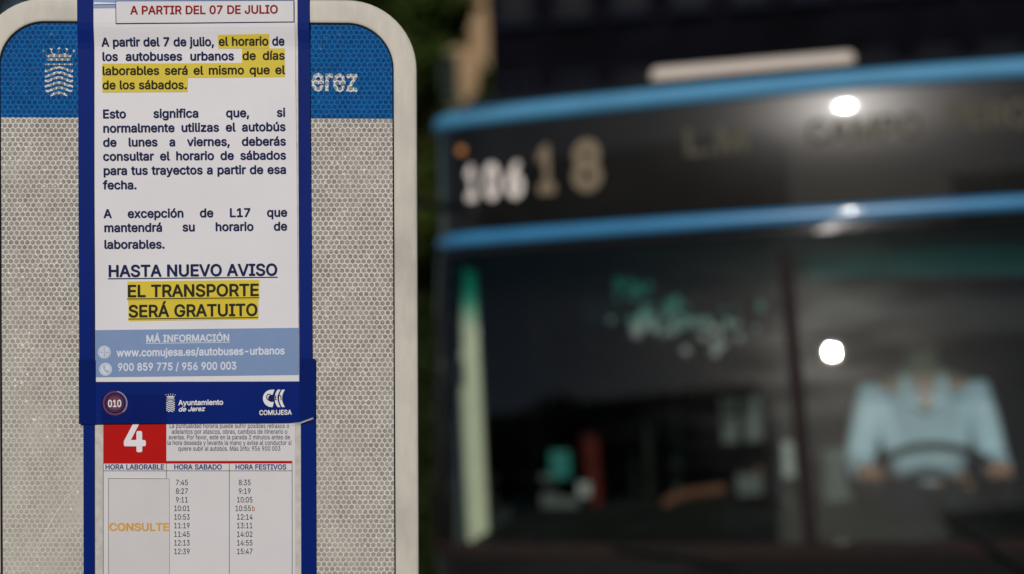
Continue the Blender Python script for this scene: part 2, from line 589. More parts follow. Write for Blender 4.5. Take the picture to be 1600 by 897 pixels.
# ------------------------------------------------------------------ lettering: glyph outlines (capitals are 1000 high)
def parse(s):
    d = {}
    for g in s.split('|'):
        p = g[1:].split(';')
        d[g[0]] = (int(p[0]), [[(int(q[i]), int(q[i + 1])) for i in range(0, len(q), 2)] for q in (x.split(',') for x in p[1:])])
    return d
BOLD = parse(""",369;76,-278,164,-280,198,-266,210,-248,314,122,300,168,282,180,254,188,140,188,102,172,88,144,26,-220,42,-264|-891;226,322,650,320,678,328,696,340,710,374,710,470,702,498,690,516,650,530,236,530,208,522,190,510,176,476,176,374,192,336|.369;172,-56,200,-58,268,-30,300,4,326,68,326,92,292,172,258,198,206,218,170,218,106,192,76,162,50,98,50,62,84,-12|/490;34,-194,134,-196,172,-180,186,-152,506,1028,492,1074,474,1086,446,1094,356,1094,318,1078,304,1050,-16,-130,-2,-176|0891;436,-62,506,-58,576,-38,666,10,724,66,792,190,830,314,842,398,842,602,830,686,792,810,750,894,718,940,648,1002,530,1052,446,1064,316,1038,244,1002,166,930,112,840,80,758,56,656,44,536,50,380,62,308,100,184,136,112,162,72,262,-14,356,-52;410,146,348,180,290,278,266,392,260,494,266,608,292,726,342,814,410,854,482,854,516,840,562,796,608,698,626,590,626,404,608,302,562,204,504,154|1891;154,-44,758,-46,798,-32,810,-14,818,98,802,142,764,158,590,164,590,986,576,1026,558,1038,530,1046,398,1046,370,1038,196,918,130,858,122,830,122,710,136,676,154,664,174,658,204,670,352,780,366,785,368,776,368,164,158,158,120,142,104,104,104,8,120,-30|2891;130,-44,752,-46,792,-32,804,-14,812,14,812,104,798,138,780,150,752,158,407,160,604,366,702,484,768,598,794,680,794,788,750,900,688,976,606,1026,506,1058,446,1064,350,1052,292,1032,204,982,154,930,112,858,86,782,80,716,96,678,134,662,242,662,276,676,322,804,352,834,398,854,482,854,528,834,570,792,584,734,570,664,514,576,94,126,80,92,80,8,96,-30|3891;412,-62,554,-46,684,16,756,88,812,206,818,338,798,402,762,474,684,552,618,588,543,614,774,886,782,992,766,1030,728,1046,140,1046,102,1030,86,992,86,896,100,862,118,850,146,842,463,836,274,618,260,584,260,494,276,456,314,440,476,434,550,400,576,372,596,332,596,242,576,202,534,166,500,152,464,146,362,152,316,172,276,210,252,288,212,308,98,308,70,300,52,288,38,248,44,206,82,112,150,30,250,-26,326,-52|4891;556,-44,668,-46,706,-30,722,8,724,156,806,158,844,174,860,212,860,308,846,348,828,360,724,370,722,620,706,658,668,674,560,674,520,654,506,614,504,370,298,370,630,940,654,994,640,1030,602,1046,494,1046,442,1020,52,360,32,314,32,218,48,174,86,158,504,156,506,8,522,-30|5891;418,-62,500,-58,600,-26,672,16,736,78,780,154,806,224,818,350,786,474,750,546,672,630,600,672,488,704,416,704,322,682,338,836,350,842,710,842,750,856,770,896,770,992,754,1030,716,1046,194,1046,156,1030,140,992,86,536,86,500,100,466,140,446,248,434,350,488,470,494,532,466,564,432,590,380,596,290,588,250,568,210,532,174,494,152,410,146,358,160,304,208,274,286,236,302,122,302,88,288,76,270,68,242,94,148,130,82,192,18,298,-38|6891;430,-62,506,-58,576,-38,688,24,756,106,806,230,812,272,806,392,780,468,738,540,688,592,624,630,554,656,482,662,465,674,672,976,678,996,666,1026,626,1046,500,1046,450,1018,166,594,106,468,80,374,75,320,86,224,106,166,162,66,214,16,298,-32,380,-58;404,146,348,174,304,238,296,272,302,380,324,418,376,462,440,476,494,470,544,442,582,390,596,332,590,248,568,204,510,154|7891;196,-44,320,-46,366,-20,810,862,818,890,818,992,798,1032,758,1046,134,1046,88,1026,74,992,74,896,88,862,106,850,134,842,564,838,154,30,147,8,160,-26|8891;430,-62,572,-46,642,-20,714,22,786,100,816,160,836,236,836,302,810,390,766,466,700,526,750,586,794,692,800,770,774,864,724,946,666,996,536,1052,452,1064,380,1058,292,1032,210,988,136,906,92,794,92,704,142,580,191,526,156,502,112,450,82,396,56,308,56,218,76,154,112,88,150,42,262,-26,338,-52;398,146,334,166,306,186,280,226,273,272,278,314,304,360,364,402,422,416,500,410,558,384,594,348,614,302,614,248,594,202,524,152;398,620,340,652,316,688,308,752,322,798,346,828,398,854,516,846,562,808,578,776,570,682,544,648,498,622|9891;262,-44,392,-46,436,-24,726,412,774,508,806,608,812,644,806,764,786,828,738,918,694,970,648,1002,576,1038,506,1058,446,1064,380,1058,250,1008,154,924,106,840,86,782,75,692,80,626,112,526,148,466,214,400,280,364,362,338,425,330,220,24,214,4,226,-26;434,524,358,550,322,586,296,644,296,734,328,804,370,840,404,854,488,854,528,834,570,792,596,722,596,656,576,598,544,558,494,530|:369;172,-56,200,-58,268,-30,300,4,326,68,326,92,292,172,258,198,206,218,170,218,106,192,76,162,50,98,50,62,84,-12;178,484,218,488,268,510,300,544,326,608,326,638,294,708,270,732,212,758,164,758,106,732,76,702,50,644,50,602,72,546,112,508|A943;34,-44,164,-46,202,-30,292,222,308,230,644,230,744,-30,782,-46,902,-46,936,-32,948,-14,955,8,942,48,612,948,582,1020,558,1038,530,1046,398,1046,364,1032,352,1014,-14,6,0,-30;374,440,470,727,569,442|B897;118,-44,596,-40,678,-14,738,16,822,100,866,212,872,266,866,326,822,438,736,528,786,580,810,628,830,692,830,776,810,846,774,918,696,990,636,1020,536,1046,128,1046,82,1026,68,986,68,14,84,-30;296,158,290,170,292,402,536,404,594,378,642,324,650,242,642,220,600,178,500,158;296,608,290,620,292,840,536,836,576,816,600,786,614,746,608,686,592,660,546,622,488,608|C1003;514,-62,650,-46,708,-26,820,36,892,108,918,148,954,226,974,296,960,342,942,354,914,362,806,362,766,342,738,268,684,202,596,158,494,152,430,166,376,196,342,222,286,304,254,422,254,572,266,644,316,744,342,778,394,816,488,848,566,848,624,834,660,816,712,772,744,720,766,658,806,638,920,638,958,654,974,692,954,774,918,852,892,892,820,964,708,1026,626,1052,536,1064,452,1058,358,1032,280,996,222,958,136,864,76,750,50,674,32,566,32,428,50,326,94,208,154,112,226,40,328,-20,422,-52|D987;118,-44,500,-46,596,-28,654,-8,762,52,826,108,864,160,912,256,950,392,956,452,950,608,918,732,876,822,838,880,732,972,660,1008,518,1046,128,1046,82,1026,68,986,68,14,84,-30;296,158,290,170,290,836,452,842,564,822,612,798,664,754,702,696,722,644,734,578,734,428,708,322,678,268,628,216,558,178,446,158|E823;118,-44,728,-46,774,-26,788,8,788,104,774,138,756,150,728,158,302,158,290,170,292,402,692,404,730,420,746,464,738,576,726,594,692,608,292,610,292,840,722,842,750,850,768,862,782,902,782,992,762,1032,722,1046,128,1046,82,1026,68,986,68,14,84,-30|F806;118,-44,236,-46,270,-32,282,-14,290,14,292,384,674,386,712,402,728,440,728,542,714,576,696,588,668,596,292,598,292,840,716,842,744,850,762,862,776,902,776,992,756,1032,716,1046,128,1046,82,1026,68,986,68,14,84,-30|G1023;514,-62,656,-46,714,-26,826,36,892,102,936,172,974,272,986,338,986,494,972,528,954,540,926,548,560,548,522,532,506,494,506,398,520,364,560,344,762,342,750,286,724,240,642,172,566,152,488,152,394,184,304,274,274,334,254,416,254,578,266,644,292,708,336,772,382,810,412,828,482,848,560,848,618,834,654,816,706,772,766,658,806,638,926,638,964,654,978,688,960,762,918,852,826,958,780,990,690,1032,596,1058,530,1064,452,1058,340,1026,268,990,192,934,130,858,88,780,50,674,32,566,32,428,50,326,88,220,148,118,232,34,340,-26,422,-52|H1016;118,-44,236,-46,270,-32,282,-14,290,14,290,398,302,410,720,408,722,14,730,-14,742,-32,782,-46,890,-46,930,-26,944,14,944,986,924,1032,890,1046,782,1046,736,1026,722,986,722,626,710,614,292,616,290,986,276,1026,230,1046,122,1046,82,1026,68,986,68,14,84,-30|I591;64,-44,518,-46,558,-32,570,-14,578,98,562,142,524,158,416,158,410,170,410,836,524,842,564,862,578,896,578,992,564,1026,546,1038,518,1046,74,1046,34,1032,22,1014,14,902,30,858,68,842,176,842,182,830,182,164,68,158,28,138,14,104,14,8,30,-30|J779;352,-62,476,-46,570,-2,642,64,692,164,710,254,710,986,694,1030,656,1046,542,1046,504,1030,488,992,488,272,482,224,466,192,432,160,392,146,332,146,286,166,262,190,242,236,234,354,222,372,188,386,74,386,36,370,20,332,26,194,46,136,96,48,148,4,214,-32,272,-52|L772;118,-44,704,-46,742,-30,758,8,758,98,750,126,738,144,704,158,292,160,290,986,274,1030,236,1046,122,1046,84,1030,68,992,68,14,84,-30|M1235;118,-44,236,-46,274,-30,290,8,292,551,526,-26,566,-46,662,-46,706,-30,726,10,942,557,944,14,952,-14,964,-32,998,-46,1112,-46,1150,-30,1166,14,1166,986,1150,1030,1112,1046,944,1046,898,1026,618,304,336,1026,290,1046,122,1046,84,1030,68,986,68,14,84,-30|N1029;118,-44,242,-46,280,-30,296,8,292,653,720,-24,770,-46,902,-46,942,-26,956,14,956,986,936,1032,902,1046,788,1046,750,1030,734,992,732,359,304,1030,266,1046,128,1046,82,1026,68,986,68,14,84,-30|O1048;514,-62,650,-46,708,-26,820,36,898,114,936,172,998,326,1016,428,1016,572,998,674,960,780,900,882,816,966,708,1026,626,1052,530,1064,452,1058,358,1032,280,996,222,958,142,870,76,750,32,566,32,428,50,326,76,250,154,112,226,40,328,-20,422,-52;488,152,430,166,376,196,318,252,286,304,254,416,254,578,286,696,346,780,434,836,488,848,566,848,666,810,718,766,750,720,794,590,800,518,794,410,750,280,694,210,596,158|P874;118,-44,236,-46,270,-32,282,-14,290,14,292,318,530,320,590,332,720,394,792,472,842,590,854,680,848,746,822,834,792,894,702,984,630,1020,530,1046,128,1046,82,1026,68,986,68,14,84,-30;296,524,290,536,292,840,524,836,570,816,610,778,632,680,618,604,592,564,552,538,494,524|R883;118,-44,236,-46,270,-32,282,-14,290,14,290,326,302,338,462,336,664,-32,698,-46,824,-46,870,-26,883,8,876,30,682,388,742,426,804,502,842,596,854,668,848,764,816,858,778,922,708,984,648,1014,536,1046,128,1046,82,1026,68,986,68,14,84,-30;296,548,290,560,292,840,530,836,576,816,612,780,626,752,632,668,618,616,588,580,558,562,494,548|S878;370,-62,542,-58,630,-32,702,4,754,42,804,106,848,224,848,326,828,384,804,432,754,490,624,564,352,646,280,700,272,746,294,802,352,840,416,854,512,848,576,816,606,780,628,712,646,700,674,692,782,692,822,712,836,770,816,840,772,922,718,976,666,1008,518,1058,452,1064,374,1058,280,1032,214,1002,144,952,112,912,76,846,56,782,56,686,70,640,106,568,156,516,280,448,552,366,598,340,630,300,632,254,604,198,546,160,488,146,392,146,304,178,262,226,240,294,200,314,80,314,40,294,26,260,32,218,70,118,120,48,178,4,250,-32|T882;382,-44,500,-46,538,-30,554,8,554,836,566,842,812,842,846,856,866,896,866,986,852,1026,834,1038,806,1046,74,1046,34,1032,22,1014,14,986,14,896,34,856,68,842,320,842,332,836,332,14,348,-30|U1017;454,-62,602,-58,690,-32,762,4,862,90,918,190,944,284,944,986,930,1026,912,1038,884,1046,776,1046,742,1032,730,1014,722,986,722,302,696,238,664,198,600,160,560,152,418,160,354,198,302,272,290,344,290,986,276,1026,236,1046,128,1046,88,1032,76,1014,68,986,68,326,94,202,148,100,226,22,328,-32|V943;400,-44,542,-46,580,-30,594,-2,954,988,942,1026,924,1038,896,1046,782,1046,736,1020,474,269,204,1026,164,1046,44,1046,4,1032,-8,1014,-14,994,-2,958,352,-2,366,-30|a765;262,-62,392,-58,496,-12,514,-32,548,-46,656,-46,694,-30,710,8,704,572,660,678,622,724,534,774,476,794,362,806,284,794,208,768,136,726,84,676,34,576,52,538,188,494,232,510,292,582,344,602,422,602,456,588,486,558,494,524,488,500,308,476,166,438,96,400,58,360,28,306,14,260,14,164,46,76,72,36,130,-14,178,-38;284,140,256,154,230,182,232,234,256,258,308,278,492,300,488,224,450,172,386,140|b834;406,-62,494,-64,582,-38,670,12,738,88,780,172,812,290,812,452,794,530,744,642,712,688,648,744,576,780,512,800,434,806,328,780,274,749,272,986,258,1026,218,1046,110,1046,72,1030,56,986,56,8,72,-30,110,-46,212,-46,250,-30,264,0,340,-44;404,140,348,162,292,232,272,302,272,440,298,522,348,580,380,596,452,602,504,588,564,528,596,428,596,314,576,238,526,168,464,140|c778;358,-62,482,-58,612,-8,658,24,708,82,758,188,732,240,602,277,564,262,540,208,508,168,446,140,346,148,318,162,268,220,242,296,236,404,256,492,286,546,316,576,386,602,468,594,532,544,564,486,608,470,738,508,757,548,714,648,676,700,636,732,558,774,476,800,422,806,344,800,274,780,162,718,100,648,58,570,20,428,26,272,52,184,94,100,196,-2,268,-38|d834;340,-62,452,-58,510,-38,568,0,582,-30,620,-46,722,-46,756,-32,768,-14,776,14,776,986,762,1026,744,1038,716,1046,614,1046,574,1026,560,986,558,754,470,794,392,806,326,800,244,774,178,738,108,670,58,576,26,476,20,314,38,218,70,136,126,48,184,-2,268,-44;368,140,318,162,280,202,256,244,236,338,236,410,256,498,298,564,350,596,422,602,474,588,534,528,560,452,566,338,540,226,514,186,458,146|e794;364,-62,500,-58,564,-38,636,-2,718,72,738,106,764,170,756,198,732,222,608,254,570,238,538,186,486,148,374,140,322,160,282,192,256,232,244,282,722,284,760,300,776,344,776,452,758,536,714,636,688,676,636,726,552,774,494,794,410,806,338,800,256,774,168,724,112,666,58,570,20,422,20,308,32,242,64,154,106,82,196,-2,268,-38;254,482,248,494,262,522,306,574,328,588,386,602,428,602,486,582,528,540,552,486|f499;160,-44,272,-46,306,-32,318,-14,326,14,326,590,462,604,480,616,494,650,494,740,478,778,440,794,326,800,326,848,340,876,404,884,444,874,474,886,492,910,524,1022,508,1060,452,1082,326,1088,202,1038,154,990,130,942,110,878,108,796,-2,786,-20,774,-34,740,-34,650,-18,612,20,596,110,590,110,8,126,-30|g836;376,-344,488,-340,594,-308,642,-284,694,-246,726,-206,770,-106,782,-34,782,734,766,778,728,794,620,794,582,778,566,747,492,786,404,806,326,800,244,774,172,732,114,676,94,648,38,524,20,428,20,314,32,248,88,118,168,30,238,-8,362,-40,452,-34,566,14,560,-64,546,-92,482,-136,362,-142,328,-134,282,-108,228,-48,194,-35,64,-108,52,-138,64,-170,90,-210,154,-272,220,-308,296,-334;368,164,316,184,262,244,242,302,236,410,248,476,276,538,346,594,422,602,474,588,534,528,554,488,566,428,566,332,546,250,502,192,464,170|h806;106,-44,218,-46,252,-32,264,-14,272,14,272,488,294,544,334,582,368,596,462,594,508,562,530,518,536,14,550,-26,590,-46,698,-46,736,-30,752,8,752,500,734,596,696,678,618,756,506,800,458,806,392,800,274,755,272,992,256,1030,218,1046,116,1046,88,1038,70,1026,56,992,56,14,72,-30|i328;106,-44,218,-46,256,-30,272,8,272,740,256,778,218,794,116,794,88,786,70,774,56,740,56,14,72,-30;136,826,188,824,246,850,270,874,296,932,296,968,270,1026,246,1050,188,1076,140,1076,76,1044,52,1014,32,962,46,898,64,868|j328;-20,-326,80,-322,168,-284,228,-224,266,-130,272,-94,272,734,256,778,218,794,116,794,88,786,70,774,56,740,56,-82,36,-116,-50,-138,-70,-178,-70,-268,-62,-296,-50,-314;136,826,188,824,246,850,270,874,296,938,296,962,268,1030,246,1050,188,1076,140,1076,82,1050,58,1026,32,962,32,938,58,874,94,844|l372;232,-50,314,-52,372,-38,390,-26,403,8,370,130,326,152,272,158,272,992,258,1026,240,1038,212,1046,110,1046,72,1030,56,986,56,128,96,24,136,-14|m1199;106,-44,218,-46,252,-32,264,-14,272,14,272,506,280,534,318,580,374,602,444,594,488,548,488,14,504,-30,542,-46,656,-46,690,-32,702,-14,710,14,710,530,744,580,800,602,848,602,888,588,918,558,926,536,926,14,940,-26,986,-46,1088,-46,1126,-30,1142,14,1142,548,1116,642,1066,724,1026,756,966,786,896,806,818,806,730,780,676,750,630,707,576,762,470,806,368,800,264,748,250,778,212,794,110,794,72,778,56,734,56,14,72,-30|n805;106,-44,218,-46,252,-32,264,-14,272,14,272,488,294,544,334,582,374,596,458,596,486,582,510,558,530,518,536,14,550,-26,596,-46,698,-46,738,-26,752,14,746,548,696,678,618,756,530,794,458,806,368,794,266,747,250,778,212,794,110,794,70,774,56,734,56,14,72,-30|o816;358,-62,452,-64,506,-52,612,-8,658,24,726,106,762,178,794,290,788,476,756,576,708,660,618,744,500,794,428,806,314,794,220,756,162,718,100,648,58,570,20,428,26,272,52,184,94,100,196,-2,268,-38;368,140,318,162,280,202,256,244,236,338,242,446,274,528,316,576,386,602,464,596,492,582,532,544,564,486,578,422,572,278,528,190,486,154,446,140|p834;106,-326,218,-328,258,-308,272,-268,274,-7,340,-44,410,-64,494,-64,582,-38,642,-8,718,60,780,172,812,290,816,370,812,452,780,570,712,688,648,744,576,780,512,800,440,806,328,780,272,746,262,748,250,778,212,794,110,794,76,780,64,762,56,734,56,-268,72,-312;404,140,348,162,292,232,272,302,272,440,298,522,348,580,380,596,452,602,504,588,564,528,596,428,596,314,576,238,526,168,464,140|q834;610,-326,722,-328,760,-312,776,-274,776,740,760,778,722,794,620,794,582,778,566,747,492,786,446,800,374,806,302,794,244,774,174,736,106,666,58,576,20,428,20,308,38,218,76,124,126,48,184,-2,238,-32,344,-64,416,-64,510,-38,558,-13,560,-274,576,-312;368,140,318,162,280,202,256,244,236,338,236,410,256,498,298,564,350,596,422,602,474,588,534,528,560,452,566,338,540,226,514,186,458,146|r509;106,-44,218,-46,252,-32,264,-14,272,14,272,500,288,538,340,582,368,590,474,586,510,604,524,638,524,746,510,780,486,798,398,806,310,780,264,754,246,780,212,794,110,794,76,780,64,762,56,734,56,14,72,-30|s717;304,-62,440,-58,522,-32,582,-2,660,76,698,176,698,242,678,306,652,352,610,394,540,432,304,496,276,510,262,532,262,558,280,582,320,602,362,608,426,600,460,574,492,516,530,500,648,526,678,556,684,576,642,672,586,736,504,780,386,806,272,794,148,738,88,678,58,618,44,566,44,506,64,442,90,396,132,354,214,310,438,252,474,222,476,188,466,168,404,140,308,140,274,154,244,184,220,238,182,254,74,236,34,216,22,186,26,164,52,94,90,36,178,-26|t447;304,-56,356,-58,420,-44,448,-30,464,8,452,80,430,136,392,152,314,146,296,170,296,590,392,596,430,612,446,650,446,740,432,774,414,786,298,796,296,920,276,960,242,974,134,974,96,958,80,920,78,796,20,794,-20,774,-34,740,-34,650,-14,610,80,590,80,152,100,82,124,34,166,-8,226,-38|u806;316,-56,392,-58,446,-46,538,0,552,-30,590,-46,698,-46,732,-32,744,-14,752,14,752,734,738,774,720,786,692,794,590,794,556,780,544,762,536,734,530,242,510,202,478,168,416,146,368,146,328,160,300,180,278,218,272,248,272,734,258,774,218,794,116,794,76,780,64,762,56,734,56,224,68,164,112,64,162,6,244,-38|v765;322,-44,440,-46,486,-20,756,682,775,740,756,780,722,794,608,794,562,774,384,281,204,768,152,794,44,794,4,774,-10,740,4,694,268,4,288,-30|w1115;268,-44,386,-46,426,-26,556,413,688,-26,734,-46,842,-46,880,-30,1116,736,1102,778,1064,794,956,794,910,774,780,346,660,768,608,794,500,794,466,780,434,704,336,341,210,768,158,794,50,794,12,778,-3,740,218,8,234,-30|x744;46,-44,176,-46,210,-32,370,204,532,-32,566,-46,686,-46,730,-30,745,8,732,42,500,374,726,712,738,744,724,778,680,794,560,794,526,780,376,556,228,780,194,794,68,794,24,778,10,744,22,712,246,384,4,24,-2,4,10,-26|y765;142,-332,206,-334,282,-314,358,-270,408,-206,462,-86,756,682,775,740,756,780,722,794,614,794,562,768,384,281,204,768,152,794,44,794,4,774,-10,740,4,694,271,-4,246,-74,214,-120,188,-130,128,-124,94,-138,76,-162,46,-270,52,-290,60,-306,88,-320|z748;82,-44,656,-46,702,-26,716,8,716,98,696,144,656,158,340,162,690,622,704,656,704,734,684,780,644,794,104,794,58,774,44,740,44,644,64,598,104,584,402,580,46,120,32,86,32,8,48,-30|Á943;34,-44,164,-46,202,-30,292,222,308,230,644,230,744,-30,782,-46,902,-46,936,-32,948,-14,955,8,942,48,612,948,582,1020,558,1038,530,1046,398,1046,364,1032,352,1014,-14,6,0,-30;374,440,470,727,569,442;424,1054,512,1052,562,1080,684,1270,690,1290,676,1324,638,1340,524,1340,474,1318,375,1106,390,1068|Ó1048;514,-62,650,-46,708,-26,820,36,898,114,936,172,998,326,1016,422,1016,566,1004,650,960,780,924,846,898,886,820,964,780,990,708,1026,593,1060,618,1084,738,1270,744,1290,732,1320,692,1340,572,1340,534,1324,430,1110,442,1072,455,1060,358,1032,280,996,222,958,162,898,118,834,76,750,32,572,32,428,50,326,76,250,154,112,226,40,328,-20,422,-52;488,152,430,166,376,196,318,252,286,304,254,416,254,578,286,696,346,780,434,836,488,848,566,848,666,810,718,766,750,720,794,590,800,518,794,410,750,280,694,210,596,158|á765;262,-62,392,-58,496,-12,514,-32,548,-46,656,-46,694,-30,710,8,710,530,684,630,640,706,594,744,534,774,437,802,462,826,582,1012,589,1034,576,1068,536,1088,416,1088,378,1072,273,848,286,814,305,796,208,768,132,724,82,672,34,576,52,538,188,494,232,510,292,582,344,602,422,602,456,588,486,558,494,524,488,500,308,476,166,438,96,400,58,360,28,306,14,260,14,164,46,76,72,36,130,-14,178,-38;284,140,256,154,230,182,232,234,256,258,308,278,492,300,488,224,450,172,386,140|é794;364,-62,500,-58,564,-38,636,-2,720,76,764,170,744,216,608,254,570,238,538,186,486,148,374,140,300,174,262,220,242,272,254,284,722,284,756,298,768,316,776,344,770,488,750,558,714,636,636,726,552,774,466,802,492,826,612,1012,619,1034,606,1068,566,1088,446,1088,408,1072,304,852,330,796,208,750,114,670,58,570,26,464,20,308,32,242,82,118,108,78,196,-2,268,-38;254,482,248,494,262,522,306,574,328,588,386,602,428,602,486,582,528,540,552,486|í328;106,-44,218,-46,256,-30,272,8,272,740,256,778,215,798,252,820,378,1018,384,1038,372,1068,332,1088,212,1088,174,1072,64,846,78,810,108,796,72,778,56,734,56,14,72,-30|ó816;358,-62,452,-64,506,-52,612,-8,658,24,726,106,762,178,794,290,794,446,756,576,732,624,706,664,636,732,558,774,478,802,624,1018,630,1038,618,1068,578,1088,452,1088,414,1072,310,852,336,796,220,756,162,718,120,676,58,570,26,470,20,422,26,272,52,184,94,100,196,-2,268,-38;368,140,318,162,280,202,256,244,236,338,242,446,274,528,316,576,386,602,464,596,492,582,532,544,564,486,578,422,572,278,528,190,486,154,446,140|ú806;316,-56,392,-58,446,-46,538,0,552,-30,590,-46,698,-46,732,-32,744,-14,752,14,752,734,738,774,720,786,692,794,590,794,556,780,544,762,536,734,530,242,510,202,478,168,416,146,368,146,328,160,300,180,278,218,272,248,272,734,258,774,218,794,116,794,76,780,64,762,56,734,56,224,68,164,112,64,162,6,244,-38;352,796,446,794,484,810,618,1018,624,1038,610,1072,566,1088,446,1088,408,1072,304,846,318,810""")
